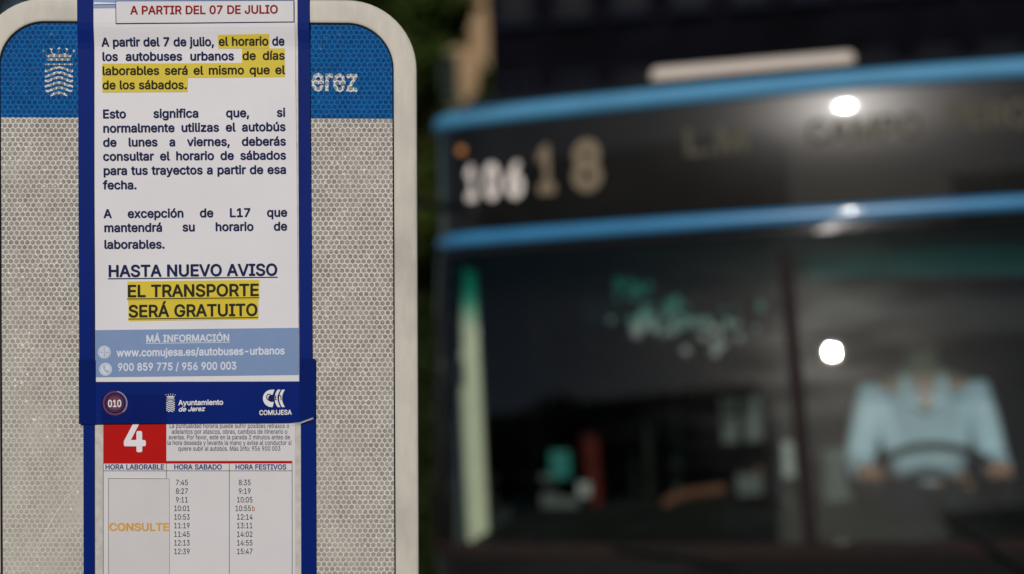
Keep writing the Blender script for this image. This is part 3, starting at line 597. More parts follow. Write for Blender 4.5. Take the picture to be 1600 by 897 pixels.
REG = parse(""",369;70,-242,180,-236,278,116,270,150,140,152,124,144,62,-214|-891;220,358,662,356,674,368,674,482,656,494,224,494,212,476|.369;166,-20,206,-22,240,-8,276,28,290,62,290,98,270,144,212,182,164,182,130,168,100,138,86,104,94,34,118,4|/490;28,-158,140,-160,156,-140,464,998,470,1040,462,1056,350,1058,334,1038,26,-100,20,-142|0891;430,-26,564,-8,642,34,700,90,762,202,806,392,806,608,794,692,762,798,726,870,694,916,624,978,536,1016,452,1028,328,1008,268,978,190,906,148,840,116,764,92,662,80,542,92,332,130,196,160,136,186,96,286,10,350,-16;416,110,324,156,262,262,230,398,230,602,262,738,318,838,392,884,476,890,544,862,588,816,624,750,662,590,662,410,644,308,586,180,516,124,470,110|1891;148,-8,764,-10,780,-2,782,104,774,120,554,128,554,992,546,1008,382,1008,160,846,158,704,176,692,404,854,404,134,392,122,148,120,140,104|2891;124,-8,758,-10,774,-2,776,110,764,122,329,124,628,444,714,562,752,650,758,794,738,852,694,922,594,996,458,1028,344,1016,228,958,180,910,142,846,116,752,116,710,128,698,252,700,274,786,300,832,328,858,410,890,500,884,570,846,606,792,620,728,606,664,538,552,118,102|3891;406,-26,536,-16,642,28,714,88,776,200,782,344,768,390,718,478,660,528,606,558,472,588,744,898,746,998,734,1010,140,1010,122,998,122,890,134,878,539,876,298,594,296,488,308,476,422,476,494,464,552,438,598,400,632,320,632,248,600,178,534,130,464,110,398,110,340,124,288,150,250,190,222,270,86,272,74,260,94,160,130,100,174,54,262,4,320,-16|4891;550,-8,682,-6,686,188,820,198,824,314,812,332,688,334,686,620,668,638,544,630,540,334,238,334,618,988,608,1010,488,1010,466,996,76,336,68,212,86,194,540,192,542,8|5891;412,-26,506,-22,588,4,652,42,712,102,770,218,782,356,770,422,726,522,652,604,612,630,530,662,416,668,356,656,280,623,308,872,726,880,734,992,722,1010,194,1010,176,998,124,490,254,470,356,524,488,524,534,504,586,460,618,402,632,350,626,260,594,190,534,136,458,110,380,116,316,148,280,184,246,264,122,266,106,258,110,200,142,124,216,42,310,-8|6891;424,-26,542,-16,636,28,720,112,770,224,770,398,750,456,712,520,624,594,560,620,470,632,389,622,642,988,632,1010,494,1010,474,994,208,600,148,486,122,410,110,320,116,248,166,118,234,42,274,16,350,-16;410,110,328,148,292,190,260,272,260,350,286,420,330,472,364,492,446,512,510,498,580,454,626,362,632,284,594,184,556,144,482,110|7891;190,-8,326,-10,342,4,780,874,782,992,774,1008,128,1010,112,1002,110,890,122,878,618,874,184,18|8891;424,-26,578,-10,690,46,762,124,800,230,800,308,768,402,694,490,639,524,714,592,758,686,764,776,744,852,700,922,642,972,542,1016,458,1028,374,1022,304,1002,234,964,160,882,128,800,134,674,186,576,253,524,154,450,112,384,92,314,98,188,156,84,208,40,274,4,332,-16;404,110,310,142,262,190,242,242,242,308,256,348,316,414,392,446,464,452,552,426,616,376,642,324,650,260,636,208,598,156,540,124,488,110;404,584,340,610,298,652,272,722,280,786,312,844,364,876,410,890,482,890,528,876,586,832,606,792,614,764,606,682,568,624,510,592|9891;256,-8,392,-10,412,0,666,376,744,520,764,578,776,632,776,728,756,816,714,894,670,946,560,1010,428,1028,350,1016,274,984,178,900,122,788,110,692,116,620,148,526,198,456,256,412,332,380,416,368,497,378,256,24,248,8;440,488,364,508,298,562,260,650,260,728,292,810,328,852,410,890,482,890,534,870,594,816,626,746,632,662,600,574,568,534,510,502|:369;166,-20,206,-22,240,-8,276,28,290,62,290,98,270,144,212,182,164,182,130,168,100,138,86,104,94,34,118,4;172,520,240,532,276,568,290,602,282,666,250,706,218,722,158,722,130,708,86,650,94,574,136,532|A943;28,-8,178,-6,268,252,284,266,662,266,762,0,782,-10,918,-2,912,36,582,936,546,1008,398,1010,382,1002,28,30,20,8;332,404,326,416,468,840,617,406|B897;112,-8,602,-4,714,40,798,124,824,182,836,254,816,378,786,432,736,484,664,522,760,600,780,640,794,686,794,782,750,894,672,966,624,990,542,1010,122,1010,106,1002,104,8;260,122,256,438,530,440,618,402,666,348,686,296,686,248,666,196,624,154,500,122;260,572,256,876,488,878,570,858,612,828,642,774,650,722,630,658,588,610,488,572|C1003;508,-26,656,-10,768,40,870,136,912,208,938,290,936,318,926,326,796,324,762,244,712,180,648,142,554,116,464,122,370,160,318,198,262,280,218,422,224,608,268,732,318,802,370,840,494,884,614,872,684,840,736,796,796,676,920,674,936,682,932,740,894,828,796,940,696,996,542,1028,392,1010,304,972,246,934,160,840,106,738,68,572,68,428,80,344,124,220,160,160,246,66,292,34,392,-10|D987;112,-8,506,-10,602,8,738,76,802,132,840,184,882,268,914,386,920,554,908,650,876,750,834,828,754,916,708,948,648,978,524,1010,122,1010,106,1002,104,8;260,122,254,872,446,878,576,852,636,822,688,778,726,720,758,638,770,572,770,434,738,310,702,244,652,192,570,148,440,122|E823;112,-8,734,-10,750,-2,752,110,740,122,266,122,254,134,256,438,692,440,710,458,710,560,698,572,256,574,256,876,734,878,746,896,738,1008,122,1010,106,1002,104,8|F806;112,-8,236,-10,252,-2,256,420,674,422,692,434,692,548,680,560,256,562,256,876,728,878,740,896,732,1008,122,1010,106,1002,104,8|G1023;508,-26,662,-10,802,60,868,126,912,196,950,332,950,494,942,510,554,512,542,494,550,382,800,374,780,274,750,220,700,168,654,142,560,116,440,128,348,174,294,228,262,280,218,422,218,566,230,638,292,768,324,808,388,852,488,884,590,878,706,820,756,756,796,676,926,674,942,682,932,746,894,828,802,934,678,1002,536,1028,446,1022,352,996,292,966,216,910,154,834,118,768,86,680,68,572,68,428,80,344,118,232,154,166,252,60,292,34,392,-10|H1016;112,-8,236,-10,252,-2,254,434,266,446,756,444,758,2,776,-10,904,-6,904,1006,776,1010,760,1002,758,590,746,578,256,580,252,1002,236,1010,108,1006,104,8|I591;58,-8,524,-10,540,-2,538,118,380,122,374,134,374,872,538,882,542,992,534,1008,68,1010,52,1002,54,882,212,878,218,866,218,128,54,118,50,8|J779;346,-26,434,-22,516,4,568,36,616,84,656,158,674,248,674,992,662,1010,536,1010,524,998,524,278,518,230,490,168,456,136,386,110,292,124,240,162,214,214,202,346,74,350,56,338,56,212,76,148,120,72,226,-2|L772;112,-8,704,-10,722,2,722,110,710,122,256,124,254,992,242,1010,116,1010,104,998,104,8|M1235;112,-8,242,-10,254,2,250,767,538,22,552,-6,566,-10,684,-2,978,755,980,2,998,-10,1126,-6,1126,1006,938,1010,922,1002,618,196,312,1002,296,1010,108,1006,104,8|N1029;112,-8,248,-10,260,2,256,779,744,0,764,-10,916,-6,916,1006,788,1010,770,998,774,221,280,1006,108,1006,104,8|O1048;508,-26,656,-10,796,60,874,138,912,196,962,320,980,422,980,572,968,656,930,768,876,858,792,942,696,996,536,1028,392,1010,304,972,246,934,166,846,106,738,68,572,68,428,80,344,106,262,160,160,246,66,304,28,392,-10;494,116,370,160,322,196,280,250,244,322,218,422,218,572,256,708,322,804,418,864,494,884,560,884,690,834,762,762,812,662,830,584,836,482,810,334,742,210,690,166,630,136,560,116|P874;112,-8,236,-10,252,-2,256,354,536,356,596,368,696,418,768,496,812,614,812,752,768,870,678,960,618,990,536,1010,122,1010,106,1002,104,8;260,488,256,876,518,872,576,852,634,802,656,752,666,682,648,592,616,540,564,508,488,488|R883;112,-8,236,-10,252,-2,254,362,266,374,480,372,678,0,698,-10,830,-10,846,-2,828,54,639,398,718,450,768,508,798,568,818,656,812,770,786,846,754,898,684,960,542,1010,122,1010,106,1002,104,8;260,512,256,876,524,872,600,840,634,808,662,746,668,674,654,616,616,558,570,532,488,512|S878;364,-26,548,-22,678,28,768,112,812,218,812,332,780,408,730,466,612,534,340,616,276,654,250,688,236,740,270,826,352,876,416,890,506,884,582,852,630,804,658,730,796,732,800,776,788,824,748,898,694,952,642,984,524,1022,368,1022,238,978,168,928,136,888,92,788,100,652,130,592,180,540,292,478,564,396,622,364,660,312,668,260,654,214,628,174,558,130,482,110,368,116,280,154,238,202,210,276,66,274,62,248,82,172,144,72,262,-2|T882;376,-8,506,-10,518,2,518,872,822,880,830,896,822,1008,68,1010,52,1002,50,896,58,880,368,872,368,8|U1017;448,-26,608,-22,738,28,838,114,888,202,908,278,908,992,900,1008,776,1010,760,1002,758,308,720,214,688,174,612,130,554,116,458,116,406,130,330,174,292,220,266,278,254,350,254,998,236,1010,106,1002,104,320,122,218,172,124,250,46,340,-2|V943;394,-8,542,-10,558,-2,912,964,920,992,912,1008,776,1010,760,996,474,155,180,1002,164,1010,22,1002|a765;256,-26,398,-22,468,10,526,60,538,-8,662,-10,674,2,668,578,636,654,598,700,482,758,356,770,220,738,160,702,108,652,68,578,88,556,200,530,268,606,350,638,410,638,484,610,510,582,524,548,530,494,518,476,470,458,302,440,178,408,120,376,58,294,50,164,70,100,96,60,154,10;290,104,250,118,208,154,194,182,194,224,210,262,232,282,290,308,528,348,530,254,516,208,484,156,404,110|b834;400,-26,500,-28,570,-8,646,36,714,112,750,184,776,284,776,458,758,536,720,618,652,700,564,750,518,764,428,770,340,750,288,718,238,665,234,1002,104,1010,92,992,92,2,104,-10,222,-8,234,89,298,16,352,-14;410,104,328,136,274,196,236,308,236,428,256,510,288,568,328,606,364,624,440,638,528,612,588,552,626,458,632,326,606,226,568,162,504,118|c778;352,-26,458,-28,588,16,664,78,722,182,708,216,596,242,552,166,510,130,440,104,374,104,294,138,256,178,226,232,200,344,206,440,250,552,310,612,392,638,480,624,516,606,556,568,596,506,720,538,690,624,646,682,594,720,482,764,338,764,214,714,144,652,112,606,62,476,56,302,82,196,118,124,220,22,280,-8|d834;334,-26,428,-28,498,-8,532,12,598,83,610,-8,722,-10,738,-2,740,992,732,1008,614,1010,598,1002,594,665,538,724,480,756,398,770,320,764,256,744,198,712,130,642,88,564,56,434,56,302,82,190,118,118,174,48,250,-2;374,104,298,136,244,196,212,272,200,404,226,510,274,588,334,624,416,638,498,612,558,552,590,476,602,344,582,244,538,162,474,118,428,104|e794;358,-26,506,-22,612,22,694,96,728,164,720,192,602,218,534,136,452,104,386,104,298,136,238,196,212,254,206,320,722,320,740,332,734,494,708,576,666,648,612,702,540,744,422,770,308,758,192,700,112,606,68,500,56,434,62,266,106,142,202,34,280,-8;212,446,206,470,252,568,304,612,386,638,452,632,514,604,552,564,590,476,584,446|f499;154,-8,278,-10,290,2,290,626,446,632,458,650,454,754,292,760,290,842,304,882,340,912,398,920,446,908,460,918,488,1022,484,1036,458,1046,320,1052,226,1014,178,966,152,908,144,760,14,758,2,746,6,636,146,626,146,8|g836;370,-308,494,-304,582,-278,670,-222,726,-134,746,-40,746,740,738,756,610,756,598,664,552,714,476,758,404,770,296,758,192,706,118,624,82,552,56,434,56,314,68,242,112,142,192,54,290,8,416,-4,510,22,602,98,602,-22,588,-80,556,-132,498,-164,440,-178,338,-172,262,-134,200,-70,88,-132,112,-182,178,-248,290,-298;374,128,292,160,238,220,206,308,200,404,218,494,252,562,298,606,334,624,416,638,498,612,558,552,596,458,602,338,576,238,526,168,458,134|h806;100,-8,218,-10,234,-2,236,482,270,568,310,606,380,632,452,632,510,606,546,564,566,512,574,-2,698,-10,716,2,716,500,696,606,660,672,612,720,558,750,470,770,340,750,282,718,238,671,236,992,224,1010,104,1010,92,998,92,8|i328;100,-8,224,-10,236,2,236,740,224,758,104,758,92,746,92,8;130,862,198,862,226,876,258,922,260,974,246,1002,198,1038,130,1038,76,990,68,962,76,910|j328;-26,-290,56,-292,144,-260,204,-200,230,-136,236,740,224,758,104,758,92,746,92,-76,72,-128,54,-146,-32,-168,-34,-274;130,862,198,862,226,876,252,910,260,938,252,990,226,1024,198,1038,130,1038,102,1024,76,990,68,962,76,910|l372;226,-14,356,-10,368,14,346,106,332,116,254,122,236,164,236,998,224,1010,104,1010,92,992,92,122,120,48,160,10|m1199;100,-8,218,-10,234,-2,236,500,256,558,294,604,380,638,468,618,498,594,524,542,528,-6,656,-10,672,-2,674,524,694,570,724,606,776,632,836,638,916,610,942,582,962,530,964,-2,980,-10,1098,-8,1106,8,1106,548,1086,630,1062,672,1002,732,908,770,812,770,742,750,666,700,626,651,556,736,476,770,386,770,328,750,270,712,234,670,222,756,100,756,92,740,92,8|n805;100,-8,218,-10,234,-2,236,482,270,568,310,606,380,632,452,632,510,606,546,564,566,512,574,-2,590,-10,714,-2,710,554,672,654,612,720,512,764,386,764,304,732,234,664,222,756,110,758,94,750,92,8|o816;352,-26,452,-28,512,-16,588,16,630,46,702,130,732,190,758,284,758,452,708,600,612,708,546,744,482,764,338,764,214,714,144,652,112,606,62,476,56,302,82,196,118,124,220,22,280,-8;374,104,298,136,244,196,212,272,200,398,226,504,264,574,322,618,422,638,516,606,570,546,614,422,614,320,588,226,538,150,464,110|p834;100,-290,218,-292,234,-284,238,77,288,24,352,-14,410,-28,530,-22,646,36,714,112,750,184,776,284,782,368,758,536,688,664,624,720,564,750,470,770,380,764,292,720,234,653,222,756,110,758,94,750,92,-274;410,104,328,136,274,196,236,308,236,428,256,510,288,568,328,606,364,624,440,638,528,612,588,552,626,458,632,326,606,226,568,162,504,118|q834;604,-290,728,-292,740,-280,740,746,728,758,610,756,598,658,538,724,476,758,398,770,296,758,198,712,130,642,88,564,56,434,56,302,74,212,100,148,150,72,208,22,284,-16,344,-28,458,-22,528,10,594,77,596,-274;374,104,298,136,244,196,212,272,200,404,226,510,274,588,334,624,416,638,498,612,558,552,590,476,602,344,582,244,538,162,474,118,428,104|r509;100,-8,218,-10,234,-2,236,494,262,558,316,606,368,626,484,624,488,746,474,768,392,770,322,750,270,718,234,676,222,756,110,758,94,750,92,8|s717;298,-26,446,-22,558,22,624,82,662,170,662,248,648,294,586,370,470,422,292,466,252,486,232,514,224,548,252,604,298,630,362,644,450,624,484,598,524,536,608,548,646,564,650,578,618,648,562,712,492,750,440,764,296,764,190,726,112,654,80,572,80,500,94,454,156,378,266,326,450,282,478,268,510,228,512,182,490,144,404,104,314,104,250,130,220,160,188,218,60,196,76,118,132,42,190,4|t447;298,-20,408,-14,426,-2,428,26,406,112,292,118,260,170,260,626,406,636,410,746,398,758,262,760,258,930,128,938,116,926,116,764,6,754,2,644,14,632,116,626,116,146,130,94,148,58,190,16,238,-8|u806;310,-20,398,-22,456,-8,522,28,568,77,580,-8,698,-10,714,-2,716,740,708,756,590,758,574,750,566,248,546,196,502,144,410,110,344,116,286,148,242,224,234,750,218,758,94,750,92,218,104,158,136,88,186,30,256,-8|v765;316,-8,446,-10,462,4,726,694,740,734,732,756,602,758,586,750,384,167,180,744,158,758,28,750,34,706,298,16|w1115;262,-8,386,-10,402,-2,556,545,712,-2,728,-10,856,-6,1070,692,1078,754,950,758,934,750,778,203,636,744,620,758,490,756,410,494,336,197,186,744,164,758,36,754,32,734|x744;40,-8,190,-6,370,275,552,-6,706,-6,708,18,459,374,702,736,700,754,546,754,376,490,208,754,48,754,46,736,288,382,40,24,32,8|y765;136,-296,212,-298,270,-284,334,-246,384,-182,726,694,740,734,732,756,602,758,586,744,384,167,180,744,158,758,28,750,34,706,302,8,276,-86,232,-150,188,-166,122,-160,106,-174,80,-274,100,-290|z748;76,-8,662,-10,678,-2,680,110,668,122,273,128,666,646,660,756,98,758,82,750,80,638,88,622,474,616,70,96|Á943;28,-8,178,-6,268,252,284,266,662,266,762,0,782,-10,918,-2,912,36,582,936,546,1008,398,1010,382,1002,28,30,20,8;332,404,326,416,468,840,617,406;418,1090,526,1092,654,1282,652,1300,504,1300,412,1116|Ó1048;508,-26,656,-10,796,60,874,138,912,196,962,320,980,422,980,572,968,656,930,768,876,858,792,942,696,996,536,1028,392,1010,304,972,246,934,166,846,106,738,68,572,68,428,80,344,106,262,160,160,246,66,304,28,392,-10;494,116,370,160,322,196,280,250,244,322,218,422,218,572,256,708,322,804,418,864,494,884,560,884,690,834,762,762,812,662,830,584,836,482,810,334,742,210,690,166,630,136,560,116;472,1090,580,1092,708,1282,706,1300,558,1300,466,1116|á765;256,-26,398,-22,468,10,526,60,538,-8,662,-10,674,2,668,578,636,654,598,700,482,758,356,770,220,738,160,702,108,652,68,578,88,556,200,530,268,606,350,638,410,638,484,610,510,582,524,548,530,494,518,476,470,458,302,440,178,408,120,376,58,294,50,164,70,100,96,60,154,10;290,104,250,118,208,154,194,182,194,224,210,262,232,282,290,308,528,348,530,254,516,208,484,156,404,110;316,832,424,834,546,1012,550,1048,402,1048,310,858|é794;358,-26,506,-22,612,22,694,96,728,164,720,192,602,218,534,136,452,104,386,104,298,136,238,196,212,254,206,320,722,320,740,332,734,494,708,576,666,648,612,702,540,744,422,770,308,758,192,700,112,606,68,500,56,434,62,266,106,142,202,34,280,-8;212,446,206,470,252,568,304,612,386,638,452,632,514,604,552,564,590,476,584,446;346,832,454,834,582,1024,580,1048,432,1048,340,858|í328;100,-8,224,-10,236,2,236,740,224,758,104,758,92,746,92,8;106,832,220,834,342,1018,346,1048,198,1048,100,852|ó816;352,-26,452,-28,512,-16,588,16,630,46,702,130,732,190,758,284,758,452,708,600,612,708,546,744,482,764,338,764,214,714,144,652,112,606,62,476,56,302,82,196,118,124,220,22,280,-8;374,104,298,136,244,196,212,272,200,398,226,504,264,574,322,618,422,638,516,606,570,546,614,422,614,320,588,226,538,150,464,110;352,832,466,834,594,1030,592,1048,438,1048,346,858|ú806;310,-20,398,-22,456,-8,522,28,568,77,580,-8,698,-10,714,-2,716,740,708,756,590,758,574,750,566,248,546,196,502,144,410,110,344,116,286,148,242,224,234,750,218,758,94,750,92,218,104,158,136,88,186,30,256,-8;346,832,460,834,588,1030,586,1048,432,1048,352,882,338,848""")
HEAVY = parse("""1891;154,-68,764,-70,804,-56,834,-20,842,104,828,144,808,166,764,182,614,188,614,986,600,1032,564,1062,530,1070,364,1062,142,906,106,864,98,710,112,670,136,646,172,634,198,640,340,744,344,734,344,188,158,182,118,168,94,144,80,98,86,-16,114,-54|0891;436,-86,582,-62,672,-14,748,60,816,184,866,398,866,602,854,686,816,816,774,900,742,946,654,1026,554,1070,446,1088,310,1062,238,1026,142,936,100,870,62,782,38,692,20,536,38,308,76,178,136,70,256,-38,332,-70;416,170,382,184,348,216,308,302,284,494,290,608,308,698,348,784,406,828,476,830,510,816,540,786,590,674,602,590,602,404,590,326,538,210,476,170|6891;430,-86,560,-70,636,-38,694,0,780,100,830,230,830,392,804,474,762,546,654,642,578,674,503,688,698,974,690,1032,666,1056,626,1070,500,1070,460,1056,426,1024,142,600,82,474,56,374,51,320,68,200,138,60,244,-32,332,-70;404,170,354,198,328,244,320,356,346,408,382,438,434,452,488,446,534,420,558,384,572,332,566,254,544,210,504,178|8891;430,-86,518,-82,596,-64,720,-2,810,94,840,154,860,236,860,302,834,396,792,468,735,530,774,580,818,692,824,770,798,870,748,952,672,1020,560,1070,452,1088,326,1070,226,1026,112,912,68,794,68,704,88,634,151,530,70,426,32,308,32,218,52,148,88,82,144,18,256,-50,338,-76;398,170,340,190,304,232,297,272,318,340,346,366,422,392,500,386,556,358,590,302,590,248,568,204,494,170;404,644,370,658,340,694,332,752,346,792,370,816,404,830,488,830,528,810,554,764,554,704,534,670,488,644""")


def fill_loops(loops):
    """triangulate outlines with holes -> verts, faces"""
    pts, edges = [], []
    for l in loops:
        b = len(pts)
        k = len(l)
        pts += [Vector(p) for p in l]
        edges += [(b + i, b + (i + 1) % k) for i in range(k)]
    vo, _, fo, *_ = delaunay_2d_cdt(pts, edges, [], 0, 1e-6)
    segs = [(pts[a], pts[c]) for a, c in edges]
    fs = []
    for f in fo:
        cx = sum(vo[i].x for i in f) / len(f)
        cy = sum(vo[i].y for i in f) / len(f)
        ins = False
        for a, c in segs:
            if (a.y > cy) != (c.y > cy) and cx < a.x + (cy - a.y) * (c.x - a.x) / (c.y - a.y):
                ins = not ins
        if ins:
            fs.append(tuple(f))
    return [(p.x, p.y) for p in vo], fs


_GC = {}


def glyph(F, ch):
    k = (id(F), ch)
    if k not in _GC:
        _GC[k] = fill_loops(F[ch][1])
    return _GC[k]


def word_w(F, s, sp=420):
    return sum(sp if c == ' ' else F[c][0] for c in s) - 60


def text_xy(F, s, x, sc, sx, out, sp=420, slant=0.0):
    """append (verts, faces) of string s starting at x; sc = units per 1/1000 cap height"""
    for ch in s:
        if ch == ' ':
            x += sp * sc * sx
            continue
        vs, fs = glyph(F, ch)
        out.append(([(x + (p[0] + p[1] * slant) * sc * sx, p[1] * sc) for p in vs], fs))
        x += F[ch][0] * sc * sx
    return x


# ------------------------------------------------------------------ the bus stop sign, traced in its own plane
SR = R(ROLL)
EX = Vector((math.cos(SR), 0, -math.sin(SR)))
EZ = Vector((math.sin(SR), 0, math.cos(SR)))


def hit_sign(px, py):
    d = ray(px, py)
    return CAM + d * (SIGN_D / d.y)


_c = hit_sign(308, 600)
ROOT = _c - EZ * (_c.z / EZ.z)
ROOT.y = SIGN_D


def sp(px, py):
    q = hit_sign(px, py) - ROOT
    return q.dot(EX), q.dot(EZ)


def rise(py):
    """sheets and tape climb over the raised frame at the top of the sign"""
    t = max(0.0, min(1.0, (80 - py) / 45.0))
    return 0.0026 * t * t * (3 - 2 * t)


def lay(px, py, h, wave=0.0):
    u, v_ = sp(px, py)
    hh = h + rise(py)
    if wave:
        hh += wave * (math.sin(px * 0.031 + 1.3) * math.sin(py * 0.013 + 0.4) + 0.5 * math.sin(px * 0.011 + py * 0.021))
    return (u, -hh, v_)


def sheet(name, corners, h, m, parent, wave=0.0, nx=10, ny=24, thick=0.00025, rough_edge=0.0):
    """a thin sheet between four traced corners (tl, tr, br, bl), following the relief below it"""
    tl, tr, br, bl = corners
    vs, fs = [], []
    for k, dh in ((0, 0), (1, -thick)):
        for j in range(ny + 1):
            b = j / ny
            for i in range(nx + 1):
                a = i / nx
                x = (tl[0] * (1 - a) + tr[0] * a) * (1 - b) + (bl[0] * (1 - a) + br[0] * a) * b
                y = (tl[1] * (1 - a) + tr[1] * a) * (1 - b) + (bl[1] * (1 - a) + br[1] * a) * b
                if rough_edge and i in (0, nx):
                    x += random.uniform(-1, 1) * rough_edge if k == 0 else 0
                vs.append(lay(x, y, h + dh, wave))
    N = (nx + 1) * (ny + 1)
    for j in range(ny):
        for i in range(nx):
            a = j * (nx + 1) + i
            fs.append((a, a + 1, a + nx + 2, a + nx + 1))
            fs.append((N + a, N + a + nx + 1, N + a + nx + 2, N + a + 1))
    ring = [i for i in range(nx + 1)] + [(j + 1) * (nx + 1) - 1 for j in range(1, ny + 1)] + [ny * (nx + 1) + i for i in range(nx - 1, -1, -1)] + [j * (nx + 1) for j in range(ny - 1, 0, -1)]
    for a, c in zip(ring, ring[1:] + ring[:1]):
        fs.append((a, N + a, N + c, c))
    me = bpy.data.meshes.new(name)
    me.from_pydata(vs, [], fs)
    me.materials.append(m)
    for p in me.polygons[:0]:
        p.use_smooth = True
    return link(name, me, parent)


def poly(name, loops, h, m, parent, wave=0.0):
    """flat print traced by outline loops in picture coordinates"""
    vs, fs = fill_loops([[(x, -y) for x, y in l] for l in loops])
    me = bpy.data.meshes.new(name)
    me.from_pydata([lay(x, -y, h, wave) for x, y in vs], [], fs)
    me.materials.append(m)
    return link(name, me, parent)


def printed(name, F, s, a, b, cap, h, m, parent, mode='fit', sx=1.0, wave=0.0, sp_=420, slant=0.0):
    """one line of print from baseline point a to baseline point b"""
    out = []
    sc = cap / 1000
    W = math.hypot(b[0] - a[0], b[1] - a[1])
    if mode == 'fit':
        sx = W / (word_w(F, s, sp_) * sc)
        text_xy(F, s, -30 * sc * sx, sc, sx, out, sp_, slant)
    elif mode == 'just':
        ws = s.split()
        ww = [word_w(F, q) * sc * sx for q in ws]
        gap = (W - sum(ww)) / max(1, len(ws) - 1)
        x = 0
        for q, q_w in zip(ws, ww):
            text_xy(F, q, x - 30 * sc * sx, sc, sx, out)
            x += q_w + gap
    elif mode == 'center':
        ww = word_w(F, s, sp_) * sc * sx
        text_xy(F, s, W / 2 - ww / 2, sc, sx, out, sp_)
    dx, dy = (b[0] - a[0]) / W, (b[1] - a[1]) / W
    vs, fs = [], []
    for v2, f2 in out:
        k = len(vs)
        vs += [lay(a[0] + x * dx + y * dy, a[1] + x * dy - y * dx, h, wave) for x, y in v2]
        fs += [tuple(k + i for i in f) for f in f2]
    me = bpy.data.meshes.new(name)
    me.from_pydata(vs, [], fs)
    me.materials.append(m)
    return link(name, me, parent)


_zt = sp(300, 480)[1]
_zb = sp(300, 800)[1]
_xl = sp(160, 500)[0]
_xr = sp(560, 500)[0]
SCUFF = (_zt, _zb, sp(760, 500)[0], _xl)
M_WHITEHEX = hexmat('white_reflective_sheeting', (0.305, 0.288, 0.262), (0.76, 0.745, 0.70), blend=0.70)
SCUFF = (sp(0, 200)[1] - 9, sp(0, 200)[1] - 10, _xl - 9, _xl - 10)
M_BLUEHEX = hexmat('blue_reflective_sheeting', (0.0, 0.056, 0.23), (0.004, 0.165, 0.43), blend=0.0, spec_amt=0.10)
M_WHITEPRINT = hexmat('white_reflective_print', (0.26, 0.28, 0.29), (0.85, 0.90, 0.92), blend=0.0)
M_FRAME = mat('brushed_cream_frame', (0.585, 0.56, 0.495), rough=0.5, spec=0.3, var=0.07, scale=160, bump=0.2, stretch=(1, 1, 0.2), dirt=((0.33, 0.31, 0.28), 11, 0.55))
M_STEEL = mat('galvanised_steel', (0.35, 0.36, 0.37), rough=0.45, metal=0.8, var=0.2, scale=60)
M_PAPER = mat('notice_paper', (0.70, 0.695, 0.735), rough=0.55, var=0.04, scale=12, coat=0.15, coat_rough=0.3)
M_PAPER2 = mat('timetable_paper', (0.645, 0.64, 0.66), rough=0.6, var=0.025, scale=30)
M_PAPER3 = mat('patch_paper', (0.60, 0.59, 0.60), rough=0.6, var=0.03, scale=30)
M_BOX = mat('box_white_print', (0.62, 0.62, 0.66), rough=0.5, var=0.03, scale=30)
M_TAPE = mat('blue_gloss_tape', (0.0006, 0.015, 0.165), rough=0.5, spec=0.05, var=0.10, scale=18, bump=0.5, stretch=(1, 1, 0.25), coat=0.10, coat_rough=0.10)
M_TAPE2 = mat('blue_gloss_tape_double', (0.0008, 0.012, 0.125), rough=0.35, var=0.15, scale=25, spec=0.05, coat=0.05, coat_rough=0.15)
M_TAPEDK = mat('tape_over_red_print', (0.002, 0.012, 0.125), rough=0.35, var=0.1, scale=25, spec=0.05, coat=0.05, coat_rough=0.15)
M_NAVY = mat('navy_ink', (0.017, 0.026, 0.085), spec=0.1, rough=0.85, var=0.05)
M_INK = mat('dark_ink', (0.025, 0.024, 0.030), spec=0.1, rough=0.85, var=0.05)
M_YINK = mat('ink_on_yellow', (0.030, 0.030, 0.022), spec=0.1, rough=0.85, var=0.05)
M_YEL = mat('yellow_highlighter', (0.66, 0.52, 0.010), rough=0.6, var=0.03, scale=60)
M_REDINK = mat('red_ink', (0.28, 0.018, 0.016), spec=0.1, rough=0.85, var=0.15, scale=300)
M_SKYINK = mat('sky_blue_print', (0.165, 0.265, 0.48), rough=0.5, var=0.03, scale=60)
M_PALE = mat('pale_blue_white_print', (0.62, 0.68, 0.78), rough=0.5, var=0.03)
M_WHITE = mat('white_print', (0.74, 0.75, 0.80), rough=0.5, var=0.03)
M_RED = mat('red_print', (0.46, 0.007, 0.006), spec=0.1, rough=0.7, var=0.03)
M_HDR = mat('blue_header_ink', (0.035, 0.06, 0.21), spec=0.1, rough=0.85)
M_SMALL = mat('grey_violet_ink', (0.04, 0.04, 0.10), spec=0.1, rough=0.85)
M_ORANGE = mat('ochre_ink', (0.62, 0.33, 0.035), rough=0.6)
M_FOOT = mat('orange_red_ink', (0.45, 0.09, 0.04), spec=0.1, rough=0.8)
M_RULE = mat('grey_rule', (0.12, 0.13, 0.17), rough=0.6)
M_MAROON = mat('maroon_ring', (0.13, 0.014, 0.03), rough=0.4, coat=0.3)
M_PALEBLUE = mat('faded_white_ink', (0.30, 0.34, 0.45), rough=0.5)
M_EDGESH = mat('grey_edge_shadow', (0.28, 0.28, 0.29), rough=0.8)
M_SLEEVE = mat('plastic_margin', (0.55, 0.54, 0.50), rough=0.3, var=0.15, scale=120, coat=0.5)


def sgn(px):
    return px


# --- sign body
bstop = empty('bus_stop_sign', ROOT, (0, SR, 0))
tag(bstop, 'upright bus stop sign with rounded cream frame and blue and white honeycomb panel', 'bus stop sign')


def tw(x, y):                       # the panel sits a third of a degree off the notice
    return x + (y - 450) * 0.0042, y + (x - 308) * 0.0056


